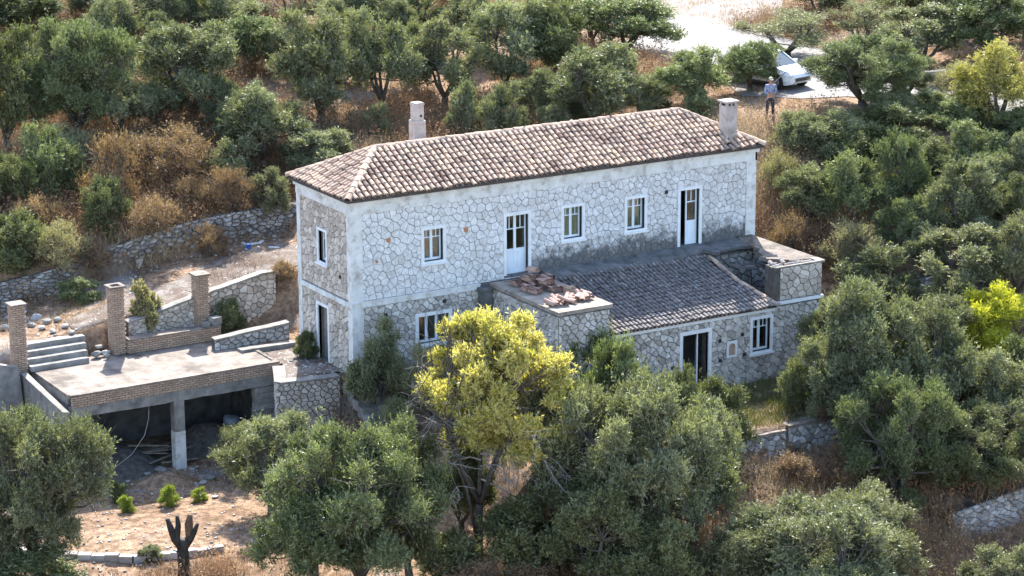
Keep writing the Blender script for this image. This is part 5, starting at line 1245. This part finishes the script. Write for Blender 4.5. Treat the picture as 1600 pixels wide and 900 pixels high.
 ('olive_tree', 'olive6', 1000, 190, 120, 80, 'olive', 'olive hugging the ridge between the wide olive and the rounded one'),
 ('olive_tree', 'olive6', 645, 130, 40, 90, 'dark', 'shaded olive between the tall olive and the silvery forked one'),
 ('olive_tree', 'olive2', 560, 130, 60, 90, 'green', 'green olive just right of the leaning double trunk'),
 ('olive_tree', 'olive3', 255, 120, 20, 90, 'olive', 'olive filling the gap left of the wide upper left olive'),
 ('olive_tree', 'olive5', 350, 60, -30, 120, 'olive', 'crown at the top edge above the wide upper left olive'),
 ('shrub', 'sparse2', 270, 290, 190, 150, 'brown', 'large rusty thicket in the middle of the left slope'),
 ('shrub', 'sparse2', 90, 260, 190, 110, 'pale', 'pale dry thicket below the large dark green olive'),
 ('shrub', 'sparse1', 240, 370, 300, 110, 'brown', 'brown dried bush right of the ivy clump'),
 ('shrub', 'sparse0', 560, 215, 165, 90, 'brown', 'orange brown dried bush behind the left hip of the roof'),
 ('olive_tree', 'olive5', 1085, 165, 68, 130, 'green', 'rounded olive just behind the right half of the ridge, left of the car'),
 ('shrub', 'bush1', 1090, 185, 140, 55, 'green', 'small round green bush touching the ridge near the right chimney'),
 ('shrub', 'bush2', 1030, 165, 125, 60, 'dark', 'small dark bush behind the ridge, left of the rounded olive'),
 ('olive_tree', 'olive0', 930, 200, 78, 160, 'olive', 'wide olive directly behind the middle of the ridge'),
 ('olive_tree', 'olive2', 985, 85, -8, 165, 'green', 'olive at the top edge whose branch reaches over the road'),
 ('olive_tree', 'olive4', 865, 130, 8, 120, 'dark', 'shaded olive at the top edge above the middle of the ridge'),
 ('olive_tree', 'olive1', 790, 140, -5, 150, 'olive', 'blue green olive at the top edge, left of the shaded one'),
 ('olive_tree', 'bush0', 790, 215, 135, 75, 'olive', 'small upright olive behind the ridge, right of the left chimney'),
 ('olive_tree', 'bush1', 728, 215, 130, 62, 'olive', 'small olive immediately right of the left chimney'),
 ('shrub', 'bush2', 905, 190, 150, 60, 'olive', 'pale bush in front of the wide olive at the ridge'),
 ('olive_tree', 'olive3', 695, 165, 32, 125, 'grey', 'silvery olive with a dark forked trunk right above the left chimney'),
 ('olive_tree', 'olive5', 595, 175, 20, 125, 'olive', 'tall olive between the forked trunk tree and the dark pair at upper left'),
 ('olive_tree', 'olive0', 500, 195, 30, 150, 'grey', 'old olive with a long leaning double trunk, upper left of the house'),
 ('olive_tree', 'olive2', 395, 110, 25, 120, 'green', 'green topped olive left of the leaning double trunk'),
 ('olive_tree', 'olive4', 410, 262, 135, 150, 'olive', 'olive with a thin visible stem on the brown slope above the path'),
 ('olive_tree', 'big0', 300, 190, 32, 180, 'olive', 'wide olive in the middle of the upper left slope'),
 ('olive_tree', 'olive1', 495, 275, 197, 115, 'olive', 'low olive behind the left hip of the roof'),
 ('olive_tree', 'olive3', 428, 340, 262, 70, 'grey', 'small olive at the edge of the dry stone wall beside the house'),
 ('olive_tree', 'huge0', 122, 215, 20, 210, 'green', 'large dark green olive on the upper left slope'),
 ('olive_tree', 'olive5', 185, 215, 100, 120, 'olive', 'lower right companion of the large dark green olive'),
 ('olive_tree', 'olive0', 15, 235, 60, 130, 'dark', 'dark olive at the left edge below the top corner'),
 ('olive_tree', 'bush0', 75, 310, 205, 105, 'green', 'bushy green olive low on the left slope'),
 ('olive_tree', 'olive2', 12, 330, 240, 90, 'dark', 'dark olive at the left edge above the dry stone wall'),
 ('olive_tree', 'olive4', 45, 60, -30, 160, 'dark', 'crown filling the top left corner'),
 ('olive_tree', 'olive1', 560, 60, -40, 130, 'olive', 'crown cut by the top edge left of centre'),
 ('olive_tree', 'olive3', 650, 60, -30, 100, 'green', 'crown cut by the top edge just left of the silvery forked olive'),
 ('olive_tree', 'sparse0', 210, 60, -40, 150, 'grey', 'thin greyish tree at the top edge above the upper left olives'),
 ('olive_tree', 'sparse1', 455, 35, -40, 150, 'grey', 'greyish crown at the top edge above the leaning double trunk'),
 ('olive_tree', 'olive5', 710, 20, -50, 80, 'dark', 'dark crown at the top edge above the silvery forked olive'),
 ('shrub', 'sparse1', 355, 335, 255, 110, 'brown', 'rust brown dried bush above the dry stone wall'),
 ('shrub', 'sparse0', 175, 330, 205, 120, 'brown', 'tall brown dried thicket on the left slope'),
 ('shrub', 'bush2', 170, 370, 280, 75, 'dark', 'dark green ivy clump hanging over the dry stone wall'),
 ('shrub', 'bush1', 20, 420, 330, 110, 'dark', 'dark thicket at the left end of the dry stone wall'),
 ('shrub', 'sparse1', 95, 420, 340, 90, 'pale', 'dry yellowish thicket at the left end of the dry stone wall'),
 ('shrub', 'bush0', 440, 440, 400, 55, 'brown', 'dried brown bush at the rear left corner of the house'),
 ('shrub', 'bush2', 360, 545, 465, 60, 'dark', 'dark bush growing at the foot of the curved stone wall'),
 ('shrub', 'bush1', 480, 560, 515, 40, 'dark', 'small dark bush beside the side doorway'),
 ('shrub', 'bush0', 127, 468, 432, 70, 'green', 'flat green weeds at the foot of the dry stone wall'),
 ('shrub', 'sparse0', 368, 755, 665, 80, 'grey', 'small grey leaved shrub in front of the right bay'),
 ('shrub', 'bush1', 1130, 690, 590, 110, 'dark', 'dark weeds below the annex doorway'),
 ('shrub', 'bush2', 1250, 640, 560, 70, 'dark', 'shaded bush at the foot of the annex wall under its window'),
 ('shrub', 'sparse1', 1290, 665, 615, 60, 'brown', 'pinkish brown dried bush at the end of the terrace wall'),
 ('shrub', 'sparse0', 1330, 770, 690, 120, 'brown', 'rust brown thicket below the terrace wall'),
 ('shrub', 'sparse1', 1400, 880, 790, 120, 'brown', 'brown thicket right of the silvery bottom olive'),
 ('shrub', 'bush0', 1420, 810, 765, 50, 'green', 'small fresh green bush below the terrace wall'),
]
for n, kd, px, ba, to, wp_, lf, lb in T:
    if lf in ('brown', 'pale') and n == 'shrub': kd = 'thicket%d' % (px % 3); wp_ *= 1.25
    plant(n, kd, px, ba, to, wp_, lf, lb, {'olive_tree': 'olive tree', 'shrub': 'shrub', 'yellow_bush': 'bush', 'yellow_tree': 'tree'}[n])
for px, ba, to, wp_, lf, lb in ((187, 785, 750, 34, 'green', 'dark green tuft behind the lower left lime bush in the yard'), (199, 799, 772, 28, 'lime', 'small round lime green bush nearest the left foreground olive'), (265, 790, 755, 33, 'lime', 'largest lime green bush in the bare yard, in front of the middle post'), (312, 782, 760, 26, 'lime', 'smallest lime green bush, rightmost in the yard'), (236, 876, 850, 40, 'olive', 'grey green weed just below the kerb')):
    plant('garden_bush', 'bush%d' % (px % 3), px, ba, to, wp_, lf, lb, 'bush')
for px, ba, to, wp_, lf, lb in ((232, 505, 450, 55, 'pale', 'straw coloured dry plant between the middle and right brick pillars'), (48, 610, 560, 40, 'brown', 'dry reddish creeper at the foot of the leftmost pillar'), (90, 650, 605, 50, 'brown', 'dry reddish creeper hanging on the left end of the deck'), (152, 565, 545, 25, 'brown', 'small reddish weed beside the steps'), (525, 800, 760, 50, 'brown', 'dry weed under the broad front olive'), (110, 640, 615, 20, 'lime', 'lime green weed on the left end of the shelter')):
    plant('dry_plant', 'clump', px, ba, to, wp_, lf, lb, 'plant')

# the yellow tree, unique
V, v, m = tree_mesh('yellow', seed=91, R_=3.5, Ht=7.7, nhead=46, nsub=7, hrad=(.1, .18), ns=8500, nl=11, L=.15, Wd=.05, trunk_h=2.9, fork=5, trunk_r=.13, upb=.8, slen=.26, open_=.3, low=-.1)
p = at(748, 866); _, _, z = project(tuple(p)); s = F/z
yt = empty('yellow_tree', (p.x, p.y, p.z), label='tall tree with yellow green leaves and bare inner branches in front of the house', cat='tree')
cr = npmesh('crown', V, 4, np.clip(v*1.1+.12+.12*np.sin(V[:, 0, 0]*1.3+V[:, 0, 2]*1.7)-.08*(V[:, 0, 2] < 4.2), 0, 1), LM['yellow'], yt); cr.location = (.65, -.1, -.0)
m.build('trunk', M['bark'], yt, smooth=True, loc=(.0, 0, 0))
yt.scale = (1, 1, (866-468)/(s*math.cos(PIT))/8.0); print('yellow px/m', s)
dm = MB(); q = random.Random(4)
def twig(p0, d, l, r, dep):
    pts_ = [p0]; dd = d.copy()
    for k in range(4):
        dd = (dd+Vector((q.gauss(0, .22), q.gauss(0, .22), q.gauss(-.02, .2)))).normalized(); pts_.append(pts_[-1]+dd*l/4)
    dm.tube(pts_, [r*(1-.2*k) for k in range(5)], 4, cap=False)
    if dep:
        for k in range(4):
            b0 = pts_[q.randint(1, 4)]; twig(b0, (dd+Vector((q.gauss(0, .7), q.gauss(0, .7), q.gauss(0, .6)))).normalized(), l*.6, r*.55, dep-1)
rv = Vector(rt)
for h_, dx_, l_ in ((3.2, 1.0, 2.6), (3.6, .8, 2.4), (2.4, 1.1, 2.4), (4.2, .7, 2.0), (3.0, -1, 1.8), (4.5, -1, 1.8), (5.0, -.9, 1.6), (2.8, .2, 1.6)):
    twig(Vector((.1, 0, h_)), (rv*dx_+Vector((0, -.25, .15))).normalized(), l_, .035, 3)
dm.build('dead_branches', M['dead'], yt)['label'] = 'bare grey branches reaching right out of the lower crown'
m = MB(); m.tube([(0, 0, .3), (-.35, .1, 2.0), (-.9, .2, 3.6), (-1.3, .3, 5)], [.08, .06, .04, .02], 6); m.build('side_trunk', M['bark'], yt, smooth=True)

# ------------------------------------------------------------------ grass and scrub (uncountable)
rs = np.random.RandomState(3)
def scatter(n, x0, x1, y0, y1):
    x = rs.uniform(x0, x1, n); y = rs.uniform(y0, y1, n); return x, y
def keepout(x, y):
    k = (x > -.3) & (x < 18.0) & (y > -5.2) & (y < 4.7)
    k |= (x > -10.6) & (x < -1.6) & (y > 2.3) & (y < 8.0)
    k |= (x > -3.2) & (x < 0) & (y > .3) & (y < 5.4)
    k |= (x > -9) & (x < 3.4) & (y > 7.0) & (y < 12.6)
    k |= (x > 26.4) & (x < 35) & (y > -3) & (y < 34) & (np.abs(x-31) < 5)
    return k
def lown(x, y, s, seed):
    r = np.random.RandomState(seed); o = np.zeros_like(x)
    for k in range(10): a_ = r.uniform(0, 6.28); f = r.uniform(.5, 1.8)/s; o += np.sin(f*(x*np.cos(a_)+y*np.sin(a_))+r.uniform(0, 6.28))
    return o/3.2
def blades(name, x, y, nb, hmin, hmax, wid, spread, val, mat, label, cat, twig_=False):
    z = H(x, y); n = len(x)
    off = rs.normal(size=(n, nb, 2))*spread
    bx, by = x[:, None]+off[..., 0], y[:, None]+off[..., 1]
    h = rs.uniform(hmin, hmax, (n, nb)); lean = rs.normal(size=(n, nb, 2))*(.45 if twig_ else .3)
    a_ = rs.uniform(0, 6.28, (n, nb)); w_ = wid*rs.uniform(.5, 1.3, (n, nb)); zz = z[:, None]-.03+0*h
    if twig_: zz = zz+rs.uniform(0, .5, (n, nb))*hmax
    p0 = np.stack([bx-np.cos(a_)*w_, by-np.sin(a_)*w_, zz], -1); p1 = np.stack([bx+np.cos(a_)*w_, by+np.sin(a_)*w_, zz], -1)
    p2 = np.stack([bx+lean[..., 0]*h, by+lean[..., 1]*h, zz+h], -1)
    V = np.stack([p0, p1, p2], 2).reshape(-1, 3, 3); v = np.clip(val[:, None]+rs.uniform(-.25, .25, (n, nb)), 0, 1).reshape(-1)
    o = npmesh(name, V, 3, v, mat); return tag(o, label, cat, kind='stuff')
x, y = scatter(30000, -18, 42, -20, 42)
k = ~keepout(x, y) & (lown(x, y, 2.2, 1) > -.35) & ~((x < -3.2) & (y < 2.5) & (y > -6)); x, y = x[k], y[k]
blades('dry_grass', x, y, 9, .1, .38, .012, .14, np.clip(.5+.22*lown(x, y, 3, 2), 0, 1), M['straw'], 'dry straw coloured grass covering the slopes', 'grass')
x, y = scatter(34000, -18, 42, -20, 42)
dn = lown(x, y, 2.6, 5)
hill = (y > 13.3) & (x < 14)
k = ~keepout(x, y) & ((dn > .35) | (hill & (dn > -.9)) | ((y < -10.5) & (dn > -.1)) | ((x > 18.5) & (x < 26) & (dn > -.2))) & ~((x < -2.5) & (y < 6) & (y > -7)); x, y = x[k], y[k]
blades('dry_scrub', x, y, 16, .25, .8, .011, .26, np.clip(.45+.4*lown(x, y, 2.4, 9), 0, 1), M['scrub'], 'tangled brown and rust coloured scrub on the slopes', 'scrub', True)
# small dead leaves on the scrub
x2, y2 = x, y; zz = H(x2, y2); n = len(x2); nb = 16
P_ = np.stack([x2[:, None]+rs.normal(size=(n, nb))*.3, y2[:, None]+rs.normal(size=(n, nb))*.3, zz[:, None]+rs.uniform(.05, .95, (n, nb))], -1).reshape(-1, 3)
a_ = unit(rs.normal(size=P_.shape))*.06; b_ = unit(np.cross(a_, rs.normal(size=P_.shape)))*.03
V = np.stack([P_-a_, P_+b_, P_+a_, P_-b_], 1); vv = np.clip(np.repeat(.45+.35*lown(x2, y2, 2.0, 12), nb)+rs.uniform(-.25, .25, len(P_)), 0, 1)
tag(npmesh('scrub_leaves', V, 4, vv, M['scrub']), 'withered leaves of the brown scrub', 'scrub', kind='stuff')
x, y = scatter(2500, -15, -3.5, -6, 2.4); k = rs.rand(len(x)) < .5; x, y = x[k], y[k]
blades('yard_weeds', x, y, 5, .04, .14, .01, .12, np.clip(.5+.2*lown(x, y, 1, 2), 0, 1), M['straw'], 'sparse dry weeds on the bare yard', 'grass')
x, y = scatter(5200, 1.5, 17, -9.8, -5.0); k = lown(x, y, 1.4, 21) > -.1; x, y = x[k], y[k]
o = blades('terrace_weeds', x, y, 9, .06, .28, .014, .1, np.clip(.4+.3*lown(x, y, 1, 3), 0, 1), LM['dark'], 'dark green weeds on the terrace in front of the annex', 'weeds')
x, y = scatter(1500, -8.5, 3.2, 7.9, 12.9); k = lown(x, y, 1.2, 31) > .5; x, y = x[k], y[k]
blades('path_weeds', x, y, 7, .05, .22, .012, .1, np.clip(.4+.3*lown(x, y, 1, 3), 0, 1), M['scrub'], 'dry weeds breaking through the path', 'weeds')


for o in COL.objects:
    if o.parent is None and o.get('label') and not o.get('kind'): o['kind'] = 'thing'
